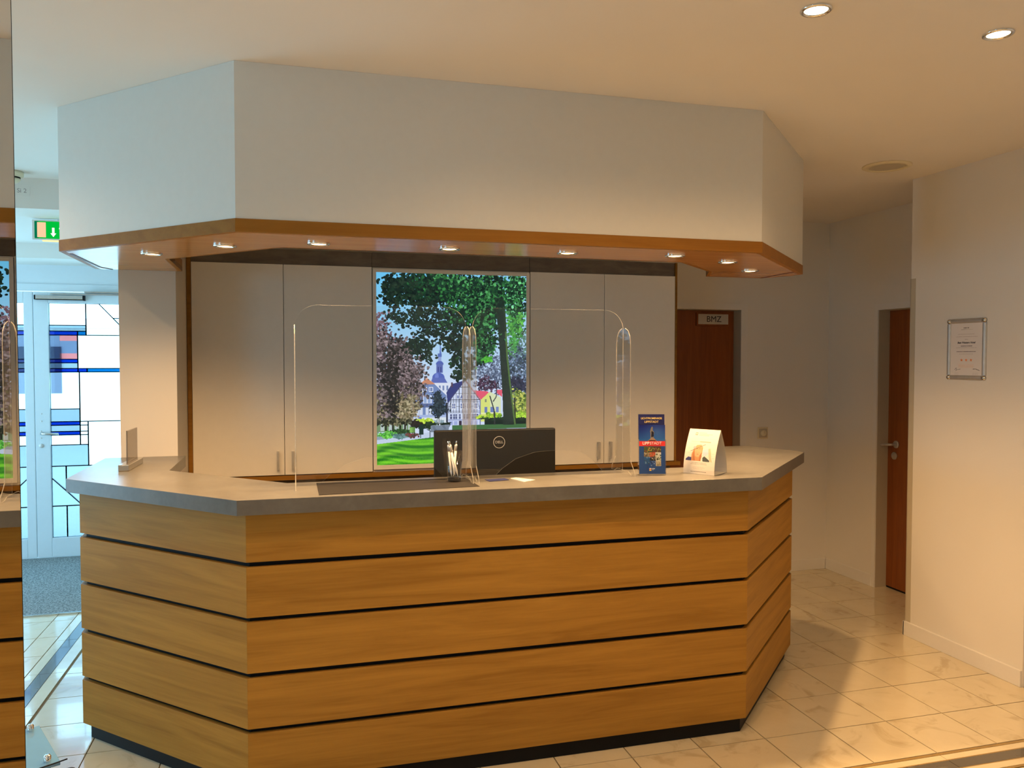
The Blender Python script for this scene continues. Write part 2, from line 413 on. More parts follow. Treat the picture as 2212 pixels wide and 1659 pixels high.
struct('ceiling', join(box(-4.1, 6.1, -3.1, 7.2, 2.62, 2.70)), 'ceiling', 'smooth cream ceiling with recessed spotlights')
struct('trim_1', join(box(-4.1, -.83, 5.08, 7.1, 2.448, 2.62), box(-4.1, -.83, 6.6, 7.1, 2.34, 2.448)), 'ceiling', 'lowered plaster beam over the entrance')
DAYLIGHT_WINS = ((-1.3, 1.0, .9, 2.2), (3.95, 6.95, .1, 2.42))  # unseen windows, added and sized to bring daylight in from the left
wl_ = []
for y0, y1 in ((-3.1, -1.3), (1.0, 3.95), (6.95, 7.1)): wl_.append(box(-4.1, -4, y0, y1, 0, 2.62))
for y0, y1, z0, z1 in DAYLIGHT_WINS: wl_ += [box(-4.1, -4, y0, y1, 0, z0), box(-4.1, -4, y0, y1, z1, 2.62)]
struct('wall_left', join(*wl_), 'plaster', 'lobby side wall with two windows added for daylight')
for k_, (y0, y1, z0, z1) in enumerate(DAYLIGHT_WINS):
    ym = (y0 + y1) / 2
    wf = [box(-4.06, -4.0, y0, y0 + .06, z0, z1), box(-4.06, -4.0, y1 - .06, y1, z0, z1), box(-4.06, -4.0, y0 + .06, y1 - .06, z0, z0 + .06), box(-4.06, -4.0, y0 + .06, y1 - .06, z1 - .06, z1), box(-4.06, -4.0, ym - .03, ym + .03, z0 + .06, z1 - .06)]
    wn = struct('window_%d' % (k_ + 1), join(*wf), 'door_white', 'unseen white framed window added to bring daylight into the lobby')
    for a, b in ((y0 + .06, ym - .03), (ym + .03, y1 - .06)): obj('pane', box(-4.035, -4.031, a, b, z0 + .06, z1 - .06), 'glass_clear', wn)
struct('wall_front', box(-4.1, 6.1, -3.1, -3, 0, 2.62), 'plaster', 'wall behind the photographer')
struct('wall_back', join(box(-.565, 2.30, 5.16, 5.27, 0, 2.62), box(3.161, 3.91, 5.16, 5.27, 0, 2.62), box(2.30, 3.161, 5.16, 5.27, 1.957, 2.62), box(2.2, 3.3, 5.27, 5.33, 0, 2.1)), 'plaster', 'back wall behind the tall cabinets')
struct('wall_hall', join(box(3.91, 4.02, 4.63, 5.27, 0, 2.62), box(3.91, 4.02, 3.78, 4.63, 1.937, 2.62), box(4.02, 4.12, 3.7, 5.27, 0, 2.62)), 'plaster', 'side wall of the short hall with a brown door')
struct('wall_right', join(box(3.41, 4.12, 3.015, 3.78, 0, 2.62)), 'plaster', 'wall at the right carrying the framed certificate')
struct('wall_far_right', box(3.452, 3.55, -3.1, 3.013, 0, 2.62), 'plaster', 'wall continuing at the right edge')
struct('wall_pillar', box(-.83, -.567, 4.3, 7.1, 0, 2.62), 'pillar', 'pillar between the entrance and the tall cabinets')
struct('wall_entrance', join(box(-4.1, -3.1, 7.07, 7.17, 0, 2.62), box(-3.1, -.83, 7.07, 7.17, 2.19, 2.62)), 'door_white', 'pale wall above the entrance doors')
struct('wall_mirror', box(-.75, -.484, 1.0, 1.608, 0, 2.62), 'plaster', 'pillar carrying the tall mirror')
# baseboards
def baseboard(name, pts, label):
    vf = []
    for (x0, x1, y0, y1) in pts: vf += [box(x0, x1, y0, y1, 0, .082)]
    return struct(name, join(*vf), 'plastic_white', label, bevel=.002)
baseboard('baseboard_right', [(3.398, 3.41, 3.018, 3.79), (3.398, 3.6, 3.78, 3.792)], 'cream skirting board under the certificate')
baseboard('baseboard_hall', [(3.900, 3.91, 4.665, 5.15)], 'cream skirting board in the hall')
baseboard('baseboard_back', [(3.22, 3.90, 5.15, 5.16)], 'cream skirting board under the light switch')
struct('trim_2', join(box(3.4085, 3.4098, 3.745, 3.782, .083, 2.056), box(3.4085, 3.435, 3.7805, 3.784, .083, 2.056)), 'jamb', 'grey corner guard on the wall edge')
# door casings
struct('trim_3', join(box(3.161, 3.212, 5.155, 5.16, 0, 2.0), box(2.38, 3.161, 5.155, 5.16, 1.957, 2.0)), 'plastic_white', 'flat white casing of the BMZ door')
struct('trim_4', join(box(3.905, 3.91, 4.632, 4.665, 0, 1.978), box(3.905, 3.91, 3.78, 4.632, 1.937, 1.978)), 'plastic_white', 'flat white casing of the hall door')

# ---- door_2: BMZ door
d2 = struct('door_2', box(2.31, 3.157, 5.255, 5.262, .01, 1.953), 'wood_dark', 'dark wood door marked BMZ')
obj('jamb', join(box(3.1595, 3.1608, 5.161, 5.262, 0, 1.956), box(2.31, 3.159, 5.161, 5.262, 1.9545, 1.9565)), 'jamb', d2)
sg = obj('door_sign', box(2.845, 3.115, 5.243, 5.2545, 1.842, 1.936), 'wood_dark', d2)
obj('sign_plate', box(2.858, 3.103, 5.240, 5.2435, 1.853, 1.927), 'paper', sg)
text('lettering', 'BMZ', .062, 'ink', sg, facing((2.985, 5.2396, 1.889), (1, 0, 0), (0, 0, 1)))
# ---- door_3: hall door
d3 = struct('door_3', box(4.000, 4.018, 3.80, 4.626, .012, 1.932), 'wood_dark', 'dark wood door with lever handle behind the wall corner')
obj('jamb', join(box(3.911, 4.018, 4.6275, 4.6292, 0, 1.935), box(3.911, 4.018, 3.80, 4.626, 1.9335, 1.9355)), 'jamb', d3)
obj('threshold_gap', box(4.001, 4.017, 3.80, 4.625, 0, .011), 'black', d3)
hd = obj('handle', tube([(3.998, 4.545, 1.010), (3.955, 4.545, 1.010), (3.945, 4.552, 1.010), (3.943, 4.60, 1.006), (3.948, 4.655, .998)], .009, 10), 'metal', d3, smooth=True)
obj('rose', xform(lathe([(.026, 0), (.026, .006), (.018, .009)], 24), Matrix.Translation((3.999, 4.545, 1.010)) @ Matrix.Rotation(math.radians(-90), 4, 'Y')), 'metal', d3)
obj('lock_rose', xform(lathe([(.026, 0), (.026, .006), (.009, .009)], 24), Matrix.Translation((3.999, 4.560, .930)) @ Matrix.Rotation(math.radians(-90), 4, 'Y')), 'metal', d3)

# ---- door_1: entrance doors with leaded panes
d1 = struct('door_1', join(box(-3.10, -3.045, 7.06, 7.15, 0, 2.19), box(-.92, -.83, 7.06, 7.15, 0, 2.19), box(-3.045, -.92, 7.06, 7.15, 2.134, 2.19), box(-3.045, -.92, 7.06, 7.15, 0, .006)), 'door_white', 'pale blue grey entrance doors with leaded panes')
xL, xR = -1.873, -1.03
def R_(a, b, c, d): return [(a, c), (b, c), (b, d), (a, d)]
panes = [('glass_clear', R_(xL, -1.608, 1.864, 2.040)), ('glass_pale', R_(xL, -1.608, 1.818, 1.864)), ('glass_blue', R_(xL, -1.67, 1.786, 1.818)), ('glass_cyan', R_(-1.67, -1.608, 1.786, 1.818)),
 ('glass_clear', [(-1.608, 1.786), (-1.284, 1.786), (-1.512, 2.04), (-1.608, 2.04)]), ('glass_clear', [(-1.512, 2.04), (-1.408, 1.925), (xR, 1.925), (xR, 2.04)]), ('glass_clear', [(-1.408, 1.925), (-1.284, 1.786), (xR, 1.786), (xR, 1.925)]),
 ('glass_grey', R_(xL, -1.80, 1.593, 1.786)), ('glass_outdoor_pink', R_(-1.80, -1.671, 1.74, 1.786)), ('glass_grey', R_(-1.80, -1.671, 1.64, 1.74)), ('glass_outdoor_pink', R_(-1.80, -1.671, 1.593, 1.64)),
 ('glass_blue', R_(xL, -1.671, 1.564, 1.593)), ('glass_pale', R_(xL, -1.671, 1.519, 1.564)), ('glass_blue', R_(xL, -1.671, 1.49, 1.519)), ('glass_clear', R_(-1.671, xR, 1.519, 1.786)), ('glass_blue', R_(-1.671, -1.605, 1.49, 1.519)), ('glass_cyan', R_(-1.605, xR, 1.49, 1.519)),
 ('glass_clear', R_(xL, -1.662, 1.194, 1.49)), ('glass_pale', R_(xL, -1.662, 1.092, 1.194)), ('glass_blue', R_(xL, -1.662, 1.064, 1.092)), ('glass_pale', R_(xL, -1.662, 1.013, 1.064)), ('glass_blue', R_(xL, -1.662, .985, 1.013)), ('glass_clear', R_(xL, -1.662, .905, .985)),
 ('glass_clear', R_(-1.662, xR, 1.092, 1.49)), ('glass_clear', R_(-1.662, -1.604, 1.062, 1.092)), ('glass_clear', R_(-1.662, -1.604, 1.013, 1.062)), ('glass_clear', R_(-1.662, -1.604, .985, 1.013)), ('glass_clear', R_(-1.662, -1.604, .905, .985)),
 ('glass_clear', R_(-1.604, xR, .735, 1.092)), ('glass_pale', R_(xL, -1.604, .735, .905)),
 ('glass_rough', [(xL, .735), (xL, .641), (-1.769, .536), (-1.769, .735)]), ('glass_rough', [(-1.769, .735), (-1.769, .536), (-1.655, .414), (xR, .414), (xR, .735)]), ('glass_rough', [(xL, .641), (xL, .414), (-1.655, .414)]),
 ('glass_rough', R_(xL, -1.767, .162, .414)), ('glass_rough', R_(-1.767, xR, .162, .414))]
def came_vf(poly, mir, no=()):
    out = []
    for i in range(len(poly)):
        a, b = poly[i], poly[(i + 1) % len(poly)]
        if abs(a[0] - b[0]) < 1e-6 and abs(a[0] + 1.80) < 1e-6: continue
        if a[1] == b[1] and a[1] in (1.74, 1.64) : continue
        ax, bx = (mir - a[0], mir - b[0]) if mir else (a[0], b[0])
        d = Vector((bx - ax, b[1] - a[1])); L = d.length; d /= L; n = Vector((-d.y, d.x)) * .0035
        out.append(xzprism([(ax + n.x, a[1] + n.y), (bx + n.x, b[1] + n.y), (bx - n.x, b[1] - n.y), (ax - n.x, a[1] - n.y)], 7.070, 7.082))
    return out
for mir in (None, -3.92):
    f = lambda x: (mir - x) if mir else x
    def bx(a, b, y0, y1, z0, z1): a, b = sorted((f(a), f(b))); return box(a, b, y0, y1, z0, z1)
    leaf = obj('door_leaf', join(bx(-1.977 if not mir else -1.938, xL, 7.052, 7.10, .012, 2.127), bx(xR, -.925, 7.052, 7.10, .012, 2.127), bx(xL, xR, 7.052, 7.10, 2.04, 2.127), bx(xL, xR, 7.052, 7.10, .012, .162)), 'door_white', d1, bevel=.003)
    cm = []
    for mt, poly in panes:
        pts = [(f(x), z) for x, z in poly]
        obj('pane', xzprism(pts, 7.075, 7.078), mt, leaf); cm += came_vf(poly, mir)
    obj('came', join(*cm), 'brown_metal', leaf)
    if not mir:
        obj('door_closer', join(box(-1.955, -1.615, 7.020, 7.052, 2.068, 2.098)), 'alu', leaf, bevel=.004)
        obj('closer_end', join(box(-1.963, -1.955, 7.018, 7.052, 2.064, 2.100), box(-1.615, -1.603, 7.015, 7.052, 2.060, 2.100), box(-1.955, -1.615, 7.021, 7.051, 2.063, 2.068)), 'black', leaf)
        obj('closer_arm', join(box(-1.85, -1.2, 7.03, 7.045, 2.106, 2.116), box(-1.6, -.95, 7.0, 7.05, 2.122, 2.132)), 'alu', leaf)
        obj('handle', tube([(-1.925, 7.052, 1.004), (-1.925, 7.01, 1.004), (-1.91, 7.0, 1.004), (-1.80, 7.0, 1.0)], .010, 10), 'alu', leaf, smooth=True)
        obj('lock', xform(lathe([(.016, 0), (.016, .008), (.006, .01)], 16), Matrix.Translation((-1.937, 7.053, .905)) @ Matrix.Rotation(math.radians(90), 4, 'X')), 'metal', leaf)
        for dx, dz in ((-1.937, 1.02), (-1.937, .965), (-1.933, 1.16), (-1.933, 1.10)):
            obj('screw_cap', xform(lathe([(.006, 0), (.006, .003), (.002, .004)], 10), Matrix.Translation((dx, 7.053, dz)) @ Matrix.Rotation(math.radians(90), 4, 'X')), 'metal', leaf)
# outside
struct('floor_outside', box(-14, 10, 7.25, 26, -.2, -.05), 'plaster', 'pale pavement outside the entrance')
ob = thing('building', 'pale grey building across the street, seen through the entrance panes', 'building', (-2.8, 19, -.05))
obj('wall', box(-9, 5, 0, 3, 0, 2.3), 'plaster', ob); obj('roof', box(-9.2, 5.2, -.3, 3.2, 2.3, 2.5), 'door_white', ob)
for k in range(4): obj('window', box(-6.5 + k * 3, -5 + k * 3, -.04, .02, .9, 1.9), 'glass_grey', ob)

# ================================================================== MIRROR, PILLAR SIDE
mr = tag(obj('wall_mirror_panel', box(-.4835, -.4778, 1.02, 1.610, .02, 2.61), 'mirror'), 'tall mirror on the left partition reflecting the counter', 'mirror')
obj('mirror_edge', box(-.484, -.4776, 1.610, 1.6125, .02, 2.61), 'plastic_dark', mr)
dm = tag(obj('entrance_mat', box(-3.05, -.84, 5.49, 7.04, 0.001, .009), 'matting'), 'blue grey speckled entrance matting in front of the doors', 'mat')
obj('mat_frame', join(box(-3.05, -.84, 5.470, 5.476, 0.0005, .010), box(-3.05, -.84, 5.483, 5.489, 0.0005, .010)), 'alu', dm)

# ================================================================== CANOPY
s_ = math.sqrt(.5)
Q1 = (-.1897, 2.8975); Q2 = (1.8709, 2.8975); Q0 = (Q1[0] - s_ * 1.032, Q1[1] + s_ * 1.032); Q3 = (Q2[0] + s_ * .955, Q2[1] + s_ * .955)
QLB = (-.930, 4.298); QLI = (-.535, 4.298)
inner_l = [(-.525, 3.787), (-.040, 3.275)]; inner_r = [(1.70, 3.285), (2.02, 3.60), (2.12, 3.81)]
outer = [QLB, Q0, Q1, Q2, Q3, (2.545, 3.66), (2.455, 3.815)]
ring = [QLB, Q0, Q1, Q2, Q3, (2.535, 3.66), (2.455, 3.815)] + inner_r[::-1] + inner_l[::-1] + [QLI]
def off(poly, d):
    """inset of an open polyline towards its left side"""
    out = []
    for i, p in enumerate(poly):
        ns = []
        for a, b in ((i - 1, i), (i, i + 1)):
            if a >= 0 and b < len(poly):
                v = Vector(poly[b]) - Vector(poly[a]); v.normalize(); ns.append(Vector((-v.y, v.x)))
        n = sum(ns, Vector((0, 0))); n.normalize(); k = d / max(.3, n.dot(ns[0])); out.append((p[0] + n.x * k, p[1] + n.y * k))
    return out
can = thing('canopy', 'white angular canopy with a wood edge hanging over the reception counter', 'canopy', (0, 0, 2.037))
def C_(name, vf, mat, **kw): return obj(name, ([(x, y, z - 2.037) for x, y, z in vf[0]], vf[1]), mat, can, **kw)
of1 = off(outer, .004)
faces = [QLB, Q0, Q1, Q2, Q3, (2.535, 3.66)]
fi = off(faces, .02)
for i in range(len(faces) - 1):
    a, b = off(faces, .003)[i:i + 2]; c, d = fi[i + 1], fi[i]
    C_('front_panel', prism([a, b, c, d], 2.083, 2.6195), 'white_panel')
fw = off(faces, .022)
for i in range(len(faces) - 1):
    C_('edge_board', prism([faces[i], faces[i + 1], fw[i + 1], fw[i]], 2.037, 2.0825), 'wood_edge')
core = off(faces, .023)
C_('underside_board', prism(core + [(2.45, 3.80)] + inner_r[::-1] + inner_l[::-1] + [QLI], 2.0372, 2.06), 'wood_under')
ins = [(2.06, 3.80), (1.98, 3.62), (1.69, 3.31), (-.04, 3.30), (-.51, 3.80), (-.51, 4.29)]
C_('inner_fascia', prism([(p[0], p[1]) for p in ([QLI] + inner_l + inner_r)] + off([QLI] + inner_l + inner_r, -.018)[::-1], 2.0371, 2.095), 'wood_edge')
C_('inner_panel', prism(off([QLI] + inner_l + inner_r, -.004) + off([QLI] + inner_l + inner_r, -.018)[::-1], 2.095, 2.6195), 'white_panel')
C_('end_panel', prism([(2.535, 3.66), (2.455, 3.815), (2.12, 3.81), (2.13, 3.79), (2.44, 3.795), (2.515, 3.655)], 2.0371, 2.6195), 'wood_edge')
gl = [(-.886, 3.70), (-.884, 4.20), (-.85, 4.29)]
C_('groove', prism(gl + off(gl, .012)[::-1], 2.0355, 2.0373), 'brown_groove')
gr = [(2.440, 3.50), (2.452, 3.79)]
C_('groove', prism(gr + off(gr, .012)[::-1], 2.0355, 2.0373), 'brown_groove')

# ---- recessed lights
def make_light(name, label, group, watt, size=.042):
    t = thing(name, label, 'ceiling light', (0, 0, 0), 0, group)
    ring_ = obj('trim_ring', lathe([(size, 0), (size * 1.02, -.003), (size * .96, -.006), (size * .84, -.007), (size * .74, -.004), (size * .72, .0)], 36, cap=False), 'chrome', t, smooth=True)
    obj('bulb', lathe([(.001, -.0035), (size * .68, -.003), (size * .70, -.0005)], 24, cap=False), 'bulb', t, smooth=True)
    l = bpy.data.lights.new('halogen', 'SPOT'); l.energy = watt; l.color = WARM; l.spot_size = math.radians(150); l.spot_blend = .9; l.shadow_soft_size = .025
    lo = bpy.data.objects.new('halogen_light', l); COL.objects.link(lo); lo.parent = t; lo.location = (0, 0, -.012)
    return t
canopy_spots = [(-.564, 3.590, 'small round spotlight in the canopy underside nearest the pillar'), (-.252, 3.265, 'second spotlight from the left under the canopy, beside the front corner'),
    (.095, 3.104, 'third canopy spotlight from the left, above the two left cabinet doors'), (.599, 3.107, 'canopy spotlight above the tree picture'), (1.090, 3.097, 'canopy spotlight above the right pair of cabinet doors'),
    (1.556, 3.058, 'canopy spotlight just before the canopy turns back at the right'), (1.888, 3.197, 'brightly glaring spotlight in the right wing of the canopy'), (2.181, 3.484, 'rearmost spotlight in the right wing of the canopy')]
L0 = make_light('canopy_spotlight', '', 'spotlights under the canopy', SPOT_W)
for i, (x, y, lb) in enumerate(canopy_spots):
    o = L0 if i == 0 else copy_tree(L0); o.location = (x, y, 2.0365); o['label'] = lb
L1 = make_light('ceiling_downlight', '', 'downlights in the ceiling', DOWN_W, .045)
for i, (x, y, lb) in enumerate([(1.480, 2.029, 'round chrome downlight at the top edge of the ceiling'), (2.139, 2.024, 'glaring chrome downlight at the top right of the ceiling'), (.82, 2.03, 'downlight above the middle of the counter front'), (.16, 1.45, 'unseen fill downlight added above the photographer'), (1.2, .6, 'unseen fill downlight added behind the photographer'), (-1.3, 1.6, 'unseen warm fill downlight added left of the mirror pillar'), (-1.6, 3.4, 'unseen warm fill downlight added over the left side of the lobby')]):  # unseen downlights around the camera and at the left are added warm fill
    o = L1 if i == 0 else copy_tree(L1); o.location = (x, y, 2.6195); o['label'] = lb
cs = thing('ceiling_speaker', 'flat round beige ceiling speaker near the hall', 'speaker', (3.035, 3.550, 2.6195))
obj('rim', lathe([(.122, 0), (.122, -.004), (.112, -.009), (.088, -.010), (.086, -.006)], 48, cap=False), 'plastic_cream', cs, smooth=True)
obj('grille', lathe([(.001, -.006), (.0865, -.006), (.0865, -.001)], 48, cap=False), 'jamb', cs)
sd = thing('smoke_detector', 'cream round smoke detector on the lobby ceiling', 'smoke detector', (-1.475, 4.93, 2.6195))
obj('base', lathe([(.058, 0), (.058, -.022), (.050, -.030)], 32), 'plastic_cream', sd, smooth=True)
obj('sensor_head', lathe([(.040, -.037), (.044, -.043), (.030, -.058), (.018, -.062)], 32), 'plastic_cream', sd, smooth=True)
obj('vent_slot', lathe([(.042, -.030), (.042, -.0365)], 32), 'plastic_dark', sd)
lb = tag(obj('detector_label', box(-1.52, -1.43, 5.0785, 5.0797, 2.52, 2.57), 'ceiling'), 'small printed label Si 2 below the smoke detector', 'label')
text('lettering', 'Si 2', .034, 'ink_grey', lb, facing((-1.470, 5.0783, 2.545), (1, 0, 0), (0, 0, 1)), extrude=.0002)
# exit sign
ex = thing('exit_sign', 'green illuminated emergency exit sign hanging in the lobby', 'exit sign', (-1.362, 5.42, 2.319)); ex.scale = (.934, .934, .934)
obj('housing', box(-.168, .168, 0, .03, 0, .129), 'plastic_white', ex, bevel=.003)
obj('sign_face', box(-.152, .152, -.002, 0, .009, .120), 'lit_green', ex)
obj('dark_field', box(-.1515, -.128, -.003, -.0015, .010, .119), 'lit_green_dark', ex)
obj('door_symbol', box(-.137, -.086, -.0035, -.002, .016, .113), 'lit_peach', ex, bevel=.001)
obj('arrow', xzprism([(-.043, .020), (-.060, .044), (-.050, .044), (-.050, .080), (-.036, .080), (-.036, .044), (-.026, .044)], -.0035, -.002), 'lit_white', ex)
obj('running_figure', join(xzprism([(-.010, .072), (.022, .074), (.055, .080), (.075, .066), (.083, .070), (.062, .090), (.030, .088), (-.008, .082)], -.0035, -.002), xzprism([(.045, .082), (.060, .080), (.066, .048), (.085, .040), (.090, .018), (.080, .018), (.075, .034), (.050, .042), (.030, .022), (.022, .028), (.040, .050)], -.0035, -.002), xform(lathe([(.010, 0), (.010, .0015)], 16), Matrix.Translation((.062, -.002, .101)) @ Matrix.Rotation(math.radians(90), 4, 'X'))), 'lit_white', ex)
obj('light_strip', box(-.11, .15, .004, .026, -.008, 0), 'lit_yellow', ex)
obj('suspension_rod', tube([(0, .015, .128), (0, .015, .1375)], .02, 12), 'metal', ex)
#CHUNK3
# ================================================================== RECEPTION COUNTER
T22 = math.tan(math.radians(22.5))
S1 = (-.1678, 2.95); S2 = (1.8489, 2.95); S0 = (S1[0] - s_ * .985, S1[1] + s_ * .985); S3 = (S2[0] + s_ * 1.0048, S2[1] + s_ * 1.0048)
SL = (S0[0], 4.29); SR = (S3[0], 3.90)
rows = [(.068, .2516), (.2696, .4528), (.472, .6564), (.6731, .8545), (.8728, 1.0526)]
rc = thing('reception_counter', 'angular wooden reception counter with dark horizontal grooves', 'counter', (.84, 3.3, 0))
def RC(name, vf, mat, **kw): return obj(name, ([(x - .84, y - 3.3, z) for x, y, z in vf[0]], vf[1]), mat, rc, **kw)
segs = [(SL, S0), (S0, S1), (S1, S2), (S2, S3), (S3, SR)]
tk = .021
for si, (a, b) in enumerate(segs):
    L = math.dist(a, b); ang = math.atan2(b[1] - a[1], b[0] - a[0]); ml = tk * T22 if si > 0 else 0; mr_ = tk * T22 if si < 4 else 0
    for z0, z1 in rows:
        o = obj('plank', prism([(0, 0), (L, 0), (L - mr_, tk), (ml, tk)], z0, z1), 'wood', rc, (a[0] - .84, a[1] - 3.3, 0), ang, bevel=.0008, seg=1)
path = [SL, S0, S1, S2, S3, SR]
cin = off(path, .0225); cin2 = off(path, .045)
RC('carcass', prism(cin + cin2[::-1], .068, 1.0526), 'black')
kin = off(path, .028); kin2 = off(path, .05)
RC('kick_plate', prism(kin + kin2[::-1], 0, .068), 'black')
RC('desk_shelf', prism([(-.10, 3.30), (1.78, 3.30), (2.2, 3.72), (2.2, 3.85), (1.55, 3.85), (1.40, 3.75), (-.1, 3.75), (-.3, 3.6)], .72, .745), 'laminate')
RC('desk_support', join(box(.2, .225, 3.06, 3.72, 0, .72), box(1.35, 1.375, 3.06, 3.72, 0, .72), box(-.1, 1.78, 2.996, 3.31, .72, .745)), 'black')
P1 = (S1[0] - .062 * T22, S1[1] - .062); P2 = (S2[0] + .062 * T22, S2[1] - .062)
P0 = (P1[0] - s_ * .9999, P1[1] + s_ * .9999); P3 = (P2[0] + s_ * 1.0099, P2[1] + s_ * 1.0099)
ct = tag(obj('countertop', prism([(P0[0], 4.298), P0, P1, P2, P3, (2.585, 3.70), (2.47, 3.965), (2.215, 3.965), (2.207, 3.746), (1.712, 3.245), (-.027, 3.245), (-.530, 3.746), (-.530, 4.298)], 1.0530, 1.1077), 'laminate', bevel=.0012, seg=2), 'mottled grey worktop on the reception counter', 'worktop')

# ================================================================== TALL CABINETS
def cab(name, x0, x1, doors, label, side):
    t = thing(name, label, 'cabinet', ((x0 + x1) / 2, 4.92, 0)); ox = (x0 + x1) / 2
    def P(nm, vf, mt, parent=t, **kw): return obj(nm, ([(x - ox, y - 4.92, z) for x, y, z in vf[0]], vf[1]), mt, parent, **kw)
    P('body', box(x0 + .002, x1 - .002, 4.724, 5.158, .93, 2.134), 'cab_white')
    for dx0, dx1, hx in doors:
        d = P('door', box(dx0, dx1, 4.70, 4.722, .934, 2.134), 'cab_white', bevel=.001)
        z0, z1 = .965, 1.072
        hv = join(box(hx - .006, hx + .006, 4.668, 4.678, z0, z1), box(hx - .006, hx + .006, 4.676, 4.7005, z0, z0 + .010), box(hx - .006, hx + .006, 4.676, 4.7005, z1 - .010, z1))
        P('handle', hv, 'metal', parent=d)
    P('top_band', box(x0 + .001, x1 - .001, 4.712, 5.158, 2.136, 2.221), 'band')
    if side < 0: P('side_panel', box(x0 - .022, x0, 4.70, 5.158, .93, 2.221), 'cab_wood')
    if side > 0: P('side_panel', box(x1, x1 + .014, 4.70, 5.158, .93, 2.221), 'cab_wood')
    return t
cab('tall_cabinet', -.543, .4465, [(-.541, -.0535, -.0895), (-.0505, .4450, -.008)], 'white two door tall cabinet left of the tree picture', -1)
cab('tall_cabinet', 1.4105, 2.396, [(1.4125, 1.9010, 1.862), (1.9040, 2.3940, 1.943)], 'white two door tall cabinet right of the tree picture', 1)
bb = tag(obj('base_cabinet', box(-.543, 2.396, 4.76, 5.158, 0, .903), 'band'), 'low brown grey cabinet beneath the tall cabinets', 'cabinet')
obj('shelf_edge', box(-.564, 2.435, 4.688, 5.155, .905, .929), 'cab_wood', bb)
obj('side_panel', box(-.565, -.544, 4.70, 5.155, 0, .904), 'cab_wood', bb)
lbx = thing('picture_lightbox', 'backlit park and old town picture set between the tall cabinets', 'picture', (.929, 4.9, 0))
def LB(nm, vf, mt, **kw): return obj(nm, ([(x - .929, y - 4.9, z) for x, y, z in vf[0]], vf[1]), mt, lbx, **kw)
LB('back_box', box(.449, 1.408, 4.715, 5.158, .93, 2.134), 'cab_white')
LB('top_band', box(.4475, 1.4095, 4.712, 5.158, 2.136, 2.221), 'band')
FX0, FX1, FZ0, FZ1 = .4505, 1.4065, .945, 2.126
IX0, IX1, IZ0, IZ1 = .470, 1.3865, .9705, 2.106
for nm, b in (('frame_side', (FX0, IX0, FZ0, FZ1)), ('frame_side', (IX1, FX1, FZ0, FZ1)), ('frame_rail', (IX0, IX1, FZ0, IZ0)), ('frame_rail', (IX0, IX1, IZ1, FZ1))):
    LB(nm, box(b[0], b[1], 4.695, 4.716, b[2], b[3]), 'cab_white', bevel=.001)

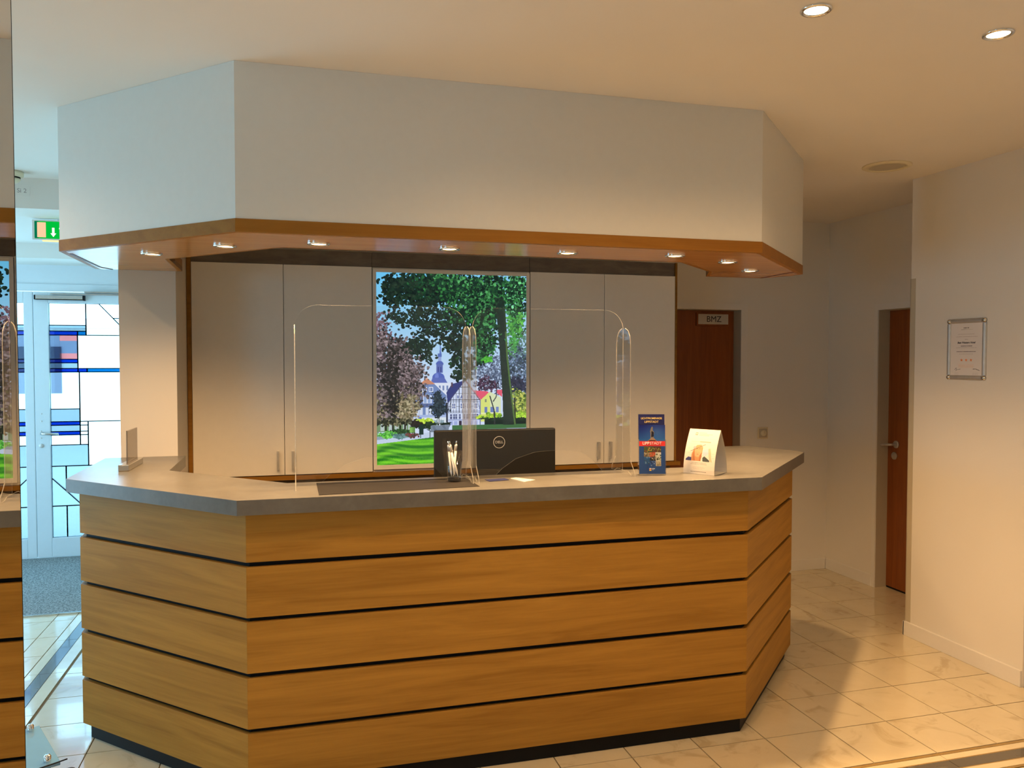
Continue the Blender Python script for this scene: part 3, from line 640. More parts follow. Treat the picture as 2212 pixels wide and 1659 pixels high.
def town_picture():
    c = Canvas(33, 78, 1165, 1553, 420); X, Y = c.X, c.Y
    t = np.clip((Y - 78) / 900, 0, 1)[..., None]; h = np.clip((X - 33) / 1132, 0, 1)[..., None]
    c.a = (1 - t) * np.array([105, 195, 240]) + t * np.array([215, 228, 255]); c.a = c.a * (1 - .35 * h) + np.array([205, 225, 255]) * .35 * h
    L = c.leaves
    # far bluish trees right
    L(880, 830, 110, 150, 520, 5, 12, [(70, 85, 110), (95, 110, 140), (60, 70, 95), (120, 135, 165)], .8)
    L(1110, 850, 90, 230, 900, 6, 13, [(70, 85, 110), (60, 75, 85), (100, 125, 150), (130, 150, 185), (50, 60, 80)], .8)
    L(1090, 560, 95, 160, 300, 5, 11, [(90, 130, 110), (110, 150, 150), (70, 110, 80)], .8)
    L(1110, 950, 70, 70, 300, 6, 12, [(45, 50, 70), (60, 60, 80)], .9)
    L(860, 940, 80, 45, 240, 5, 10, [(70, 45, 65), (90, 60, 85), (50, 40, 60)], .85)
    # church
    c.poly([(503, 600), (496, 700), (510, 700)], (95, 120, 200)); c.rect(484, 696, 514, 722, (90, 115, 190)); c.rect(487, 722, 511, 760, (150, 170, 225))
    c.ell(498, 776, 28, 22, (85, 105, 185)); c.rect(472, 778, 522, 846, (95, 110, 180)); c.rect(484, 800, 492, 840, (60, 70, 140)); c.rect(503, 800, 511, 840, (60, 70, 140))
    c.ell(488, 885, 46, 40, (85, 105, 190)); c.ell(476, 875, 14, 28, (115, 135, 215)); c.poly([(443, 885), (533, 885), (556, 925), (430, 925)], (95, 112, 190))
    c.rect(470, 925, 580, 1010, (225, 232, 250))
    for x in (490, 518, 548): c.rect(x, 945, x + 14, 985, (120, 140, 190))
    # left blue house
    c.poly([(300, 1250), (300, 1010), (345, 930), (462, 932), (548, 1020), (548, 1260)], (118, 142, 195)); c.poly([(345, 935), (402, 885), (462, 935)], (205, 140, 110)); c.poly([(340, 938), (402, 884), (466, 938), (460, 930), (402, 893), (348, 932)], (240, 190, 165))
    c.line(462, 932, 550, 1022, 6, (235, 240, 255))
    for x in (368, 415): c.rect(x, 958, x + 33, 995, (235, 240, 255)); c.rect(x + 6, 963, x + 27, 990, (100, 125, 180)); c.rect(x + 15, 958, x + 18, 995, (235, 240, 255))
    c.poly([(362, 1030), (405, 1008), (442, 1030)], (150, 170, 215)); c.rect(372, 1022, 436, 1085, (225, 232, 250)); c.rect(378, 1030, 400, 1080, (150, 175, 220)); c.rect(408, 1030, 430, 1080, (150, 175, 220))
    c.rect(300, 1085, 440, 1115, (95, 112, 160))
    for x in (320, 392, 468): c.rect(x, 1115, x + 50, 1172, (215, 225, 245)); c.rect(x + 22, 1118, x + 26, 1172, (130, 150, 200))
    c.rect(290, 1172, 548, 1195, (170, 190, 235)); c.rect(290, 1195, 548, 1262, (225, 235, 245)); c.rect(338, 1192, 362, 1206, (90, 110, 210))
    for x in (310, 450, 500): c.rect(x, 1215, x + 30, 1255, (150, 175, 190))
    # half timbered house
    c.poly([(548, 1000), (588, 935), (690, 905), (640, 990), (556, 1090)], (58, 66, 128)); c.rect(582, 922, 596, 960, (90, 70, 90))
    c.poly([(556, 1085), (690, 905), (806, 1065), (806, 1262), (556, 1262)], (212, 224, 252))
    dk = (45, 48, 70)
    c.line(556, 1085, 690, 905, 7, (70, 75, 120)); c.line(690, 905, 808, 1068, 9, (150, 100, 110))
    for y, x0, x1 in ((1010, 612, 768), (1060, 575, 800), (1075, 560, 806), (1112, 560, 806), (1150, 560, 806), (1160, 560, 806), (960, 650, 730)): c.line(x0, y, x1, y, 4, dk)
    for x, y0 in ((562, 1080), (580, 1060), (600, 1035), (622, 1005), (645, 970), (668, 940), (690, 915), (712, 940), (735, 970), (758, 1000), (780, 1035), (802, 1065)): c.line(x, y0, x, 1158, 3.5, dk)
    for x in (586, 652, 700, 756):
        c.rect(x, 1086, x + 34, 1132, (240, 244, 255)); c.rect(x + 4, 1090, x + 15, 1128, (110, 125, 175)); c.rect(x + 19, 1090, x + 30, 1128, (110, 125, 175)); c.line(x, 1109, x + 34, 1109, 3, (240, 244, 255))
    for x in (625, 655, 700, 728): c.rect(x, 1020, x + 20, 1052, (235, 240, 255)); c.rect(x + 4, 1024, x + 16, 1049, (120, 135, 190))
    c.line(560, 1150, 580, 1075, 3, dk); c.line(806, 1150, 786, 1075, 3, dk); c.line(650, 1060, 668, 1010, 3, dk); c.line(735, 1060, 718, 1010, 3, dk)
    for x in (576, 598, 614, 642, 676, 698, 714, 740, 760, 776): c.rect(x, 1172, x + 14, 1210, (85, 95, 140)); c.line(x, 1188, x + 14, 1188, 2.5, (225, 232, 250))
    c.rect(560, 1214, 806, 1220, (150, 165, 215)); c.rect(642, 1225, 664, 1258, (60, 50, 70))
    for x in (570, 605, 680, 720, 760): c.rect(x, 1228, x + 26, 1256, (165, 180, 230))
    c.rect(545, 1080, 558, 1235, (50, 52, 72)); c.rect(800, 1066, 810, 1260, (120, 130, 180))
    # pink roof, yellow house
    c.poly([(748, 985), (862, 995), (872, 1003), (812, 1062), (770, 1010)], (232, 95, 120)); c.poly([(930, 985), (975, 985), (975, 1040), (935, 1010)], (232, 95, 120))
    c.poly([(810, 1062), (880, 998), (965, 1045), (965, 1235), (810, 1235)], (222, 232, 130)); c.poly([(880, 998), (965, 1045), (965, 1235), (885, 1235)], (222, 232, 190))
    c.rect(838, 1118, 860, 1166, (110, 130, 190)); c.rect(884, 1118, 908, 1162, (110, 130, 190)); c.rect(928, 1118, 950, 1162, (120, 140, 200)); c.rect(842, 1058, 856, 1080, (140, 150, 120))
    c.rect(812, 1166, 965, 1172, (240, 245, 200))
    L(890, 1200, 80, 22, 160, 6, 12, [(170, 210, 60), (200, 230, 80), (120, 170, 50)])
    # shrubs right
    L(1120, 1120, 70, 110, 620, 6, 13, [(130, 155, 70), (165, 180, 85), (90, 115, 55), (195, 200, 100), (60, 85, 48)])
    L(1120, 1195, 60, 28, 140, 6, 12, [(160, 210, 60), (190, 230, 80)])
    c.rect(838, 1212, 990, 1265, (25, 42, 38)); c.rect(1085, 1216, 1166, 1268, (25, 40, 36)); L(915, 1215, 80, 10, 90, 5, 9, [(25, 45, 38), (40, 65, 45)]); L(1125, 1220, 45, 9, 60, 5, 9, [(25, 45, 38), (40, 65, 45)])
    c.rect(590, 1258, 1166, 1300, (70, 115, 70))
    c.line(880, 1030, 915, 1150, 9, (60, 62, 70)); c.line(915, 1150, 918, 1262, 12, (58, 62, 62)); c.line(936, 930, 930, 1040, 8, (60, 62, 75)); c.line(930, 1040, 905, 1078, 8, (60, 62, 75)); c.line(1075, 1050, 1080, 1265, 12, (55, 60, 50))
    # dark red beech at the left
    rc_ = [(85, 75, 80), (110, 95, 98), (60, 55, 55), (130, 115, 120), (75, 60, 62), (150, 135, 140), (45, 42, 42)]
    L(20, 640, 150, 230, 1100, 6, 13, [(110, 80, 95), (130, 100, 112), (85, 62, 75), (150, 120, 135)])
    L(150, 900, 175, 330, 3400, 6, 13, rc_); L(260, 860, 85, 120, 620, 6, 12, rc_); L(110, 1090, 200, 140, 1500, 6, 13, rc_ + [(150, 140, 110), (60, 62, 40)])
    L(250, 1120, 75, 100, 500, 6, 12, [(150, 135, 110), (120, 110, 80), (170, 160, 130), (90, 85, 60)]); L(230, 730, 60, 90, 300, 6, 11, rc_)
    L(140, 860, 60, 260, 500, 6, 12, [(28, 28, 26), (45, 42, 40)], .8)
    c.rect(33, 1232, 300, 1300, (120, 150, 110)); 
    for x in (60, 120, 165, 225, 262): c.rect(x, 1228, x + 26, 1292, (190, 205, 205))
    for x in (100, 150, 205, 240): c.line(x, 1215, x, 1300, 13, (40, 42, 32))
    L(170, 1225, 150, 22, 300, 6, 12, [(60, 62, 45), (85, 85, 60), (40, 42, 32), (130, 125, 95)])
    # gardens
    L(390, 1228, 50, 24, 200, 6, 11, [(185, 215, 60), (160, 200, 50), (205, 230, 90)]); L(410, 1262, 70, 20, 200, 6, 11, [(28, 45, 32), (45, 65, 40)]); L(540, 1252, 42, 12, 90, 5, 9, [(30, 48, 38)]); L(320, 1240, 30, 22, 90, 6, 10, [(35, 30, 30), (55, 45, 40)])
    c.poly([(33, 1345), (300, 1322), (500, 1302), (1166, 1290), (1166, 1350), (480, 1350), (33, 1395)], (200, 215, 240)); c.poly([(33, 1330), (130, 1325), (130, 1350), (33, 1360)], (150, 165, 185))
    L(210, 1302, 60, 20, 220, 6, 11, [(40, 70, 40), (60, 95, 50)]); L(115, 1322, 55, 22, 260, 5, 10, [(95, 190, 70), (125, 210, 90), (75, 165, 60)]); L(205, 1335, 55, 16, 180, 5, 9, [(110, 150, 150), (85, 125, 125)]); L(290, 1330, 40, 14, 120, 5, 9, [(110, 60, 60), (80, 90, 70), (140, 60, 70)])
    c.line(275, 1265, 275, 1310, 4, (40, 60, 50)); c.rect(272, 1262, 314, 1308, (140, 195, 95)); c.line(272, 1264, 314, 1264, 4, (40, 55, 50)); c.line(306, 1262, 306, 1350, 6, (40, 48, 48)); c.line(292, 1264, 292, 1308, 2.5, (60, 80, 60))
    c.ell(359, 1262, 16, 16, (28, 52, 48)); c.rect(343, 1262, 375, 1326, (30, 55, 50)); c.line(354, 1326, 354, 1354, 6, (30, 45, 45))
    c.poly([(428, 1258), (572, 1254), (560, 1306), (428, 1310)], (140, 155, 175))
    for y in (1266, 1277, 1288, 1300): c.line(428, y + 2, 566, y - 3, 3.5, (70, 80, 100))
    c.line(400, 1285, 430, 1300, 6, (60, 70, 80)); c.line(424, 1300, 424, 1350, 7, (35, 45, 55))
    # small dark tree in front of the houses
    L(488, 1110, 50, 80, 520, 5, 10, [(30, 42, 52), (45, 58, 68), (60, 75, 85)]); L(490, 1030, 22, 40, 80, 4, 8, [(40, 55, 65)], .9); c.line(491, 1180, 491, 1252, 6, (60, 68, 66)); c.line(478, 1205, 478, 1252, 4, (120, 135, 140)); c.line(506, 1205, 506, 1252, 4, (120, 135, 140))
    # lawn
    n = np.sin(Y * .085 + X * .012 + 2 * np.sin(X * .011)) + .6 * np.sin(Y * .19 - X * .02 + 1.5 * np.sin(X * .017)) + c.r.randn(*X.shape) * .35
    k = np.clip(.5 + n * .42, 0, 1)[..., None]
    lawn = (1 - k) * np.array([42, 120, 34]) + k * np.array([128, 214, 52])
    top = 1345 + (480 - np.clip(X, 33, 480)) * .105
    mk = (Y > top)[..., None]; c.a = np.where(mk, lawn, c.a)
    # main trunk
    c.poly([(905, 180), (985, 180), (1000, 330), (1012, 520), (1022, 700), (1040, 900), (1062, 1080), (1082, 1265), (985, 1265), (982, 1100), (972, 900), (958, 700), (945, 500), (925, 330)], (44, 56, 50))
    c.poly([(985, 330), (1000, 520), (1008, 700), (1028, 900), (1050, 1080), (1072, 1265), (1084, 1265), (1062, 1080), (1040, 900), (1022, 700), (1012, 520), (998, 330)], (88, 120, 66))
    c.a = np.where(((np.abs(X - (930 + (Y - 300) * .09)) < 70) & (Y > 300) & (c.a.sum(-1) < 175))[..., None], c.a * (1 + .22 * c.r.randn(*X.shape)[..., None]), c.a)
    c.line(1015, 650, 1100, 590, 12, (55, 62, 58)); c.line(1100, 590, 1166, 490, 8, (60, 70, 60)); c.line(1150, 640, 1166, 610, 5, (60, 70, 60)); c.line(905, 620, 930, 690, 6, (50, 60, 58)); c.line(880, 560, 905, 620, 5, (50, 60, 58))
    # canopy of leaves
    dg = [(22, 38, 34), (30, 48, 40), (18, 30, 30), (38, 58, 44), (26, 52, 38)]
    gg = [(28, 62, 44), (38, 88, 52), (26, 50, 40), (52, 118, 62), (22, 42, 36), (80, 155, 92), (30, 68, 46), (20, 38, 32)]
    L(180, 215, 125, 110, 330, 9, 17, dg); L(330, 200, 200, 120, 850, 7, 14, dg); L(480, 190, 200, 130, 1200, 8, 15, dg + gg[:2]); L(240, 420, 125, 60, 170, 8, 14, dg); L(430, 400, 180, 130, 520, 7, 13, dg)
    L(480, 520, 110, 80, 230, 8, 13, dg); L(340, 620, 85, 50, 190, 8, 14, dg); L(360, 690, 90, 50, 110, 8, 13, dg); L(410, 730, 30, 35, 30, 8, 12, dg)
    L(700, 230, 190, 170, 1700, 7, 14, gg); L(700, 430, 130, 90, 480, 8, 15, dg + gg); L(850, 420, 110, 190, 1150, 7, 14, gg); L(660, 580, 110, 90, 320, 8, 14, dg); L(620, 660, 80, 70, 150, 8, 13, dg); L(680, 790, 90, 90, 260, 8, 13, dg + [(40, 80, 48)]); L(650, 870, 60, 40, 60, 8, 12, dg); L(820, 650, 75, 110, 420, 8, 14, gg); L(860, 740, 35, 20, 60, 7, 12, [(90, 190, 60), (70, 160, 60)])
    L(950, 200, 170, 120, 1300, 7, 14, gg); L(1100, 170, 80, 100, 620, 7, 14, gg + [(110, 200, 130)]); L(1100, 350, 75, 100, 300, 7, 14, gg + [(120, 205, 150)]); L(1080, 480, 60, 100, 300, 7, 12, [(70, 150, 70), (100, 180, 80), (50, 100, 60)]); L(1060, 620, 30, 70, 50, 7, 12, [(90, 170, 90), (70, 140, 70)])
    c.poly([(915, 250), (988, 250), (1003, 380), (1012, 520), (945, 520), (925, 330)], (34, 48, 42), .75)
    return c
town_picture().grid('picture_print', 'print_lit', lbx, (IX0 - .929, 4.7045 - 4.9, IZ0), (1, 0, 0), (0, 0, 1), IX1 - IX0, IZ1 - IZ0)

# ================================================================== THINGS ON THE COUNTER
ZT = 1.1080
def unit(p): v = Vector(p); v.normalize(); return v
# monitor (seen from behind), on the desk shelf
mn = thing('monitor', 'black computer monitor seen from behind on the inner desk', 'monitor', (.916, 3.62, .745), math.radians(-1.0))
obj('housing', box(-.292, .292, -.02, .012, .20, .523), 'plastic_dark', mn, bevel=.006)
obj('screen', box(-.284, .284, .0125, .0135, .212, .512), 'black', mn)
obj('stand_neck', box(-.035, .035, -.012, .008, .012, .30), 'plastic_dark', mn, bevel=.003)
obj('stand_base', prism([(-.12, -.06), (.12, -.06), (.12, .10), (-.12, .10)], .0006, .012), 'plastic_dark', mn, bevel=.003)
rg = [((.0285 * math.cos(a)), (.0285 * math.sin(a))) for a in np.linspace(0, 2 * math.pi, 49)[:-1]]
rin = [(x * .90, z * .90) for x, z in rg]
v = [(x + .014, -.0208, z + .462) for x, z in rg] + [(x + .014, -.0208, z + .462) for x, z in rin] + [(x + .014, -.0199, z + .462) for x, z in rg] + [(x + .014, -.0199, z + .462) for x, z in rin]
f = []
for i in range(48):
    k = (i + 1) % 48; f += [(i, k, 48 + k, 48 + i), (96 + i, 96 + k, k, i), (48 + i, 48 + k, 144 + k, 144 + i)]
lg = obj('round_logo', (v, f), 'silver_print', mn)
text('lettering', 'DELL', .0175, 'silver_print', lg, facing((.014, -.0206, .462), (1, 0, 0), (0, 0, 1)), bold=.0001, extrude=.0002)
# desk mat
tag(obj('desk_mat', prism([(.083, 3.208), (.085, 2.922), (.687, 2.960), (.680, 3.186)], ZT, ZT + .0012), 'rubber'), 'black desk mat lying on the worktop before the left screen', 'mat')
# clear guards
def guard(name, x0, x1, label):
    t = thing(name, label, 'screen', ((x0 + x1) / 2, 3.156, ZT + .0014), 0, 'clear screens on the worktop')
    w2 = (x1 - x0) / 2; r = .085; H = .697
    pts = [(-w2, 0), (-w2, H - r)] + [(-w2 + r - r * math.cos(a), H - r + r * math.sin(a)) for a in np.linspace(0, math.pi / 2, 10)[1:]] + [(w2 - r + r * math.sin(a), H - r + r * math.cos(a)) for a in np.linspace(0, math.pi / 2, 10)] + [(w2, 0)]
    c0, c1 = -w2 + .075, w2 - .085
    arch = [(c1, 0), (c1 - .018, .022), (c1 - .05, .058), (c1 - .10, .092), (c1 - .16, .104), (0, .1045), (c0 + .19, .100), (c0 + .11, .076), (c0 + .05, .036), (c0 + .02, .008), (c0, 0)]
    body = pts + arch; n = len(body)
    vv, ff = xzprism(body, -.0015, .0015)
    me = (vv, ff)
    sh = obj('acrylic_sheet', me, ['acrylic', 'edge'], t)
    for p in sh.data.polygons:
        if abs(p.normal.y) < .5: p.material_index = 1
    z1 = .620
    fin = [(-.130, 0), (-.122, .020), (-.100, .040), (-.079, .062), (-.075, .10), (-.075, z1 - .07), (-.068, z1 - .035), (-.05, z1 - .012), (-.02, z1), (.02, z1), (.05, z1 - .012), (.068, z1 - .035), (.075, z1 - .07), (.075, .10), (.079, .062), (.100, .040), (.118, .020), (.124, 0), (.09, 0), (.06, .012), (-.06, .012), (-.09, 0)]
    for sx in (-1, 1):
        fo = obj('side_foot', yzprism(fin, -.0015, .0015), ['acrylic', 'edge'], t, (sx * (w2 + .0016), 0, 0))
        for p in fo.data.polygons:
            if abs(p.normal.x) < .5: p.material_index = 1
    return t
guard('protective_screen', .006, .676, 'clear acrylic hygiene screen behind the desk mat and pen glass')
guard('protective_screen', .702, 1.364, 'clear acrylic hygiene screen between the pen glass and the blue brochures')
# pen glass
pg = thing('pen_glass', 'clear drinking glass holding white pens', 'glass', (.617, 3.105, ZT + .0014))
obj('glass_body', lathe([(.024, 0), (.027, .002), (.0285, .02), (.0305, .122), (.0292, .122), (.0270, .022), (.020, .018), (.001, .017)], 40, cap=False), 'acrylic', pg, smooth=True)
obj('glass_base', lathe([(.0235, .0004), (.0262, .003), (.0266, .014), (.012, .016)], 40), 'acrylic_smoke', pg, smooth=True)
pens = [((.604, 3.100), (.590, 3.100, .162), 'white ballpoint pen standing at the left in the glass'), ((.630, 3.098), (.594, 3.098, .150), 'white ballpoint pen leaning across the front of the glass'),
        ((.615, 3.112), (.627, 3.112, .158), 'white ballpoint pen at the right in the glass'), ((.622, 3.118), (.603, 3.122, .146), 'white ballpoint pen at the back of the glass')]
for (bx_, by_), (tx, ty, tz), lb in pens:
    b = Vector((bx_, by_, ZT + .0225)); tp = Vector((tx, ty, ZT + tz)); d = (tp - b).normalized(); L = .142
    t = thing('pen', lb, 'pen', b, 0, 'pens in the glass'); q = d.to_track_quat('Z', 'Y').to_matrix().to_4x4()
    obj('barrel', xform(lathe([(.001, 0), (.0022, .010), (.0042, .022), (.0046, .10)], 14), q), 'plastic_white', t, smooth=True)
    obj('cap_ring', xform(lathe([(.0047, .1002), (.0047, .120), (.004, .126)], 14), q), 'silver_print', t, smooth=True)
    obj('push_button', xform(lathe([(.0028, .1262), (.0028, .138), (.0018, .141)], 12), q), 'chrome', t, smooth=True)
    obj('clip', xform(box(-.0015, .0015, .0047, .0062, .085, .124), q), 'plastic_white', t)
# cards
tag(obj('card', prism([(.745, 3.118), (.752, 3.066), (.838, 3.084), (.831, 3.134)], ZT, ZT + .0018), 'dark_blue'), 'dark blue card lying on the worktop', 'card')
wc = tag(obj('card', prism([(.852, 3.112), (.882, 3.010), (.938, 3.048), (.880, 3.128)], ZT, ZT + .003), 'paper'), 'small white card stack lying beside the dark blue card', 'card')
text('lettering', '2', .018, 'ink_grey', wc, facing((.893, 3.082, ZT + .0032), (.9, .3, 0), (-.3, .9, 0)), extrude=.0001)
#CHUNK4
# brochure holder with two brochures
BH = thing('brochure_holder', 'clear acrylic leaflet holder at the right of the clear screens', 'leaflet holder', (1.462, 3.075, ZT), math.radians(-14))
obj('back_plate', xform(box(-.058, .058, 0, .002, 0, .262), Matrix.Rotation(math.radians(-4), 4, 'X')), 'acrylic', BH)
obj('front_lip', xform(join(box(-.058, .058, -.028, -.026, .002, .15), box(-.058, -.0565, -.0259, -.0001, .002, .15), box(.0565, .058, -.0259, -.0001, .002, .15), box(-.058, .058, -.028, -.0001, .001, .0025)), Matrix.Rotation(math.radians(-4), 4, 'X')), 'acrylic', BH)
def leaflet_canvas():
    c = Canvas(0, 0, 100, 200, 110); X, Y = c.X, c.Y
    k = np.clip(Y / 70, 0, 1)[..., None]; c.a = (1 - k) * np.array([22, 30, 110]) + k * np.array([40, 95, 165]); 
    g = np.clip(1 - np.hypot(X - 70, Y - 30) / 60, 0, 1)[..., None]; c.a = c.a * (1 - .4 * g) + np.array([90, 140, 200]) * .4 * g
    c.rect(0, 82, 100, 200, (38, 74, 142))
    c.poly([(46, 12), (50, 6), (53, 10), (53, 22), (58, 30), (56, 44), (57, 56), (44, 56), (44, 34), (42, 26)], (120, 115, 110)); c.poly([(48, 24), (56, 30), (56, 48), (46, 50)], (35, 35, 50)); c.poly([(36, 62), (44, 55), (58, 55), (66, 63), (68, 66), (34, 66)], (150, 120, 100)); c.poly([(40, 66), (62, 66), (66, 62), (36, 62)], (70, 45, 40))
    c.rect(0, 66, 100, 86, (226, 48, 32))
    cols = [[(70, 90, 40), (200, 190, 60), (150, 60, 50)], [(90, 50, 30), (150, 160, 60), (60, 90, 40)], [(150, 130, 90), (190, 180, 150), (80, 70, 60)], [(190, 80, 50), (120, 110, 60), (210, 120, 70)], [(225, 225, 215), (80, 95, 60), (200, 205, 190)], [(40, 90, 150), (130, 160, 200), (60, 70, 90)], [(35, 30, 30), (200, 190, 180), (70, 60, 50)], [(225, 225, 200), (60, 70, 50), (160, 165, 140)], [(50, 90, 160), (140, 160, 200), (30, 50, 110)], [(190, 180, 150), (150, 140, 110), (120, 120, 100)]]
    cells = [(18, 87, 50, 112), (50, 87, 84, 112), (18, 112, 40, 130), (40, 112, 62, 130), (62, 112, 84, 130), (18, 130, 42, 160), (42, 130, 64, 146), (64, 130, 84, 148), (42, 146, 64, 168), (64, 148, 84, 168)]
    for (x0, y0, x1, y1), cc in zip(cells, cols):
        c.rect(x0, y0, x1, y1, cc[0])
        for _ in range(26): c.dab(x0 + 2 + c.r.rand() * (x1 - x0 - 4), y0 + 2 + c.r.rand() * (y1 - y0 - 4), 1 + 2.4 * c.r.rand(), 1 + 1.8 * c.r.rand(), c.r.rand() * 3, cc[c.r.randint(3)])
    c.rect(38, 176, 46, 179, (230, 232, 235)); c.rect(38, 180, 46, 183, (240, 120, 40)); c.rect(38, 184, 46, 187, (240, 210, 60)); c.rect(48, 177, 60, 180, (220, 225, 235)); c.rect(48, 182, 56, 184, (170, 185, 215))
    return c
tilt = Matrix.Rotation(math.radians(-4), 4, 'X'); base = Matrix.Translation((1.462, 3.075, ZT)) @ Matrix.Rotation(math.radians(-14), 4, 'Z') @ tilt
def leaflet(name, y, z0, z1, mat, label):
    o = obj(name, box(-.0555, .0555, y, y + .0035, z0, z1), mat); o.matrix_world = base; return tag(o, label, 'leaflet')
lf1 = leaflet('leaflet', -.008, .004, .256, 'navy', 'navy leaflet rising behind the others with gold lettering on top')
text('lettering', 'LICHTPROMENADE', .0112, 'gold_print', lf1, facing((0, -.0084, .2385), (1, 0, 0), (0, 0, 1)), bold=.0001, extrude=.0002, spacing=.9)
text('lettering', 'LIPPSTADT', .0125, 'gold_print', lf1, facing((0, -.0084, .2235), (1, 0, 0), (0, 0, 1)), bold=.0001, extrude=.0002)
lf2 = leaflet('leaflet', -.020, .004, .211, 'navy', 'blue leaflet with a statue, a red band and small photos in front')
cv = leaflet_canvas().grid('leaflet_cover', 'print', lf2, (-.0553, -.0203, .0042), (1, 0, 0), (0, 0, 1), .1106, .2066)
text('lettering', 'LIPP', .0164, 'white_print', lf2, facing((-.0415, -.0208, .133), (1, 0, 0), (0, 0, 1)), bold=.0003, extrude=.0002, align='LEFT')
text('lettering', 'STADT', .0164, 'white_print', lf2, facing((-.0105, -.0208, .133), (1, 0, 0), (0, 0, 1)), extrude=.0002, align='LEFT')
# tent card
A = Vector((1.620, 3.092)); B = Vector((1.703, 2.974)); ax = (B - A).normalized(); dp = Vector((-ax.y, ax.x)); dp = dp if dp.x > 0 else -dp
W_, D_, H_ = .143, .125, .187
tc = thing('table_tent_card', 'white folded advertising card with a portrait photo at the right end of the worktop', 'card', (A.x, A.y, ZT), math.atan2(ax.y, ax.x))
# local x along the card, local y to the back
def prof(t): return (.043 * t + .021 * math.sin(t * math.pi) * -1.0 + .0195 * t * t, H_ * t)
fr = [(D_ / 2 * t ** 1.25 - .010 * math.sin(math.pi * t), H_ * (1 - (1 - t) ** 1.0)) for t in np.linspace(0, 1, 11)]
bk = [(D_ - y, z) for y, z in fr]
def shell(pr, th, name, mat, flip=1):
    vv, ff = [], []
    for x in (0, W_):
        for y, z in pr: vv.append((x, y, z))
        for y, z in pr: vv.append((x, y + flip * th, z))
    n = len(pr)
    for i in range(n - 1):
        ff += [(i, i + 1, 2 * n + i + 1, 2 * n + i), (n + i, n + i + 1, 3 * n + i + 1, 3 * n + i), (i, i + 1, n + i + 1, n + i), (2 * n + i, 2 * n + i + 1, 3 * n + i + 1, 3 * n + i)]
    ff += [(0, 2 * n, 3 * n, n), (n - 1, 3 * n - 1, 4 * n - 1, 2 * n - 1)]
    return obj(name, (vv, ff), mat, tc, smooth=False)
shell(fr, .0008, 'front_panel', 'paper'); shell(bk, .0008, 'back_panel', 'paper', -1)
obj('bottom_fold', box(0, W_, .002, D_ - .002, .0002, .0012), 'paper', tc)
def tent_canvas():  # printed front of the card
    c = Canvas(0, 0, 143, 187, 150); X, Y = c.X, c.Y
    c.a[:] = (245, 238, 225); c.rect(32, 14, 44, 26, (150, 150, 140)); c.rect(34, 17, 42, 22, (215, 215, 205)); 
    for y, x0, x1, w_ in ((15, 50, 84, 2), (21, 50, 112, 2.5), (26, 50, 96, 1.5)): c.line(x0, y, x1, y, w_, (235, 200, 165))
    for x in range(22, 60, 6): c.line(x, 52, x + 4, 52, 3, (215, 200, 185))
    c.line(62, 52, 112, 52, 4, (190, 175, 165))
    for j in range(8):
        for i in range(9): c.rect(14 + i * 14 + (j % 2) * 7, 60 + j * 9, 25 + i * 14 + (j % 2) * 7, 66 + j * 9, (236, 226, 222))
    c.poly([(8, 125), (18, 116), (34, 118), (40, 132), (8, 132)], (52, 58, 120)); c.poly([(86, 132), (84, 118), (92, 110), (116, 126), (118, 134)], (62, 72, 70))
    c.poly([(34, 132), (32, 106), (40, 80), (52, 66), (70, 64), (80, 74), (80, 100), (74, 118), (78, 132)], (216, 150, 96)); c.ell(60, 92, 17, 24, (238, 178, 130)); c.poly([(40, 132), (38, 100), (44, 86), (47, 112), (52, 132)], (190, 120, 72)); c.poly([(70, 132), (70, 108), (78, 94), (80, 112), (76, 132)], (180, 112, 66))
    c.ell(62, 74, 16, 9, (224, 170, 118)); c.line(26, 92, 90, 62, 2.2, (120, 105, 95)); c.ell(42, 76, 6, 5, (190, 190, 200)); c.line(50, 82, 56, 80, 1.5, (120, 70, 50)); c.line(64, 80, 70, 81, 1.5, (120, 70, 50)); c.line(56, 104, 64, 104, 2, (190, 80, 80))
    c.poly([(82, 84), (104, 74), (110, 100), (90, 112), (82, 100)], (200, 215, 240)); c.poly([(106, 80), (114, 76), (120, 92), (124, 118), (130, 134), (118, 130), (112, 110)], (244, 200, 170))
    c.poly([(0, 133), (143, 133), (143, 187), (0, 187)], (244, 236, 224))
    for y, x0, x1, cc in ((139, 34, 104, 150), (145, 32, 108, 160), (157, 44, 92, 215), (161, 40, 98, 215), (165, 46, 88, 215), (177, 34, 106, 150)):
        x = x0
        while x < x1: w_ = 3 + 5 * c.r.rand(); c.line(x, y, min(x + w_, x1), y, 2, (cc, cc - 8, cc - 18)); x += w_ + 1.4
    c.a *= .82
    return c
tcv = tent_canvas(); g_ = tcv.grid('card_print', 'print_matt', tc, (0, 0, 0), (1, 0, 0), (0, 0, 1), W_, H_)
ys = np.array([y for y, z in fr]); zs = np.array([z for y, z in fr])
co = np.zeros(len(g_.data.vertices) * 3, np.float32); g_.data.vertices.foreach_get('co', co); co = co.reshape(-1, 3)
co[:, 1] = np.interp(co[:, 2], zs, ys) - .0006; g_.data.vertices.foreach_set('co', co.reshape(-1)); g_.data.update()
# sign stand at the left end
sh_ = thing('sign_holder', 'small grey upright sign holder at the left end of the worktop', 'sign holder', (-.712, 3.93, ZT), math.radians(-2))
obj('base', box(-.022, .022, -.165, .12, 0, .028), 'alu', sh_, bevel=.003)
obj('plate', box(-.003, .003, -.095, .095, .0283, .171), 'acrylic_smoke', sh_)
obj('insert', box(-.0012, .0012, -.090, .092, .029, .168), 'ink_grey', sh_)
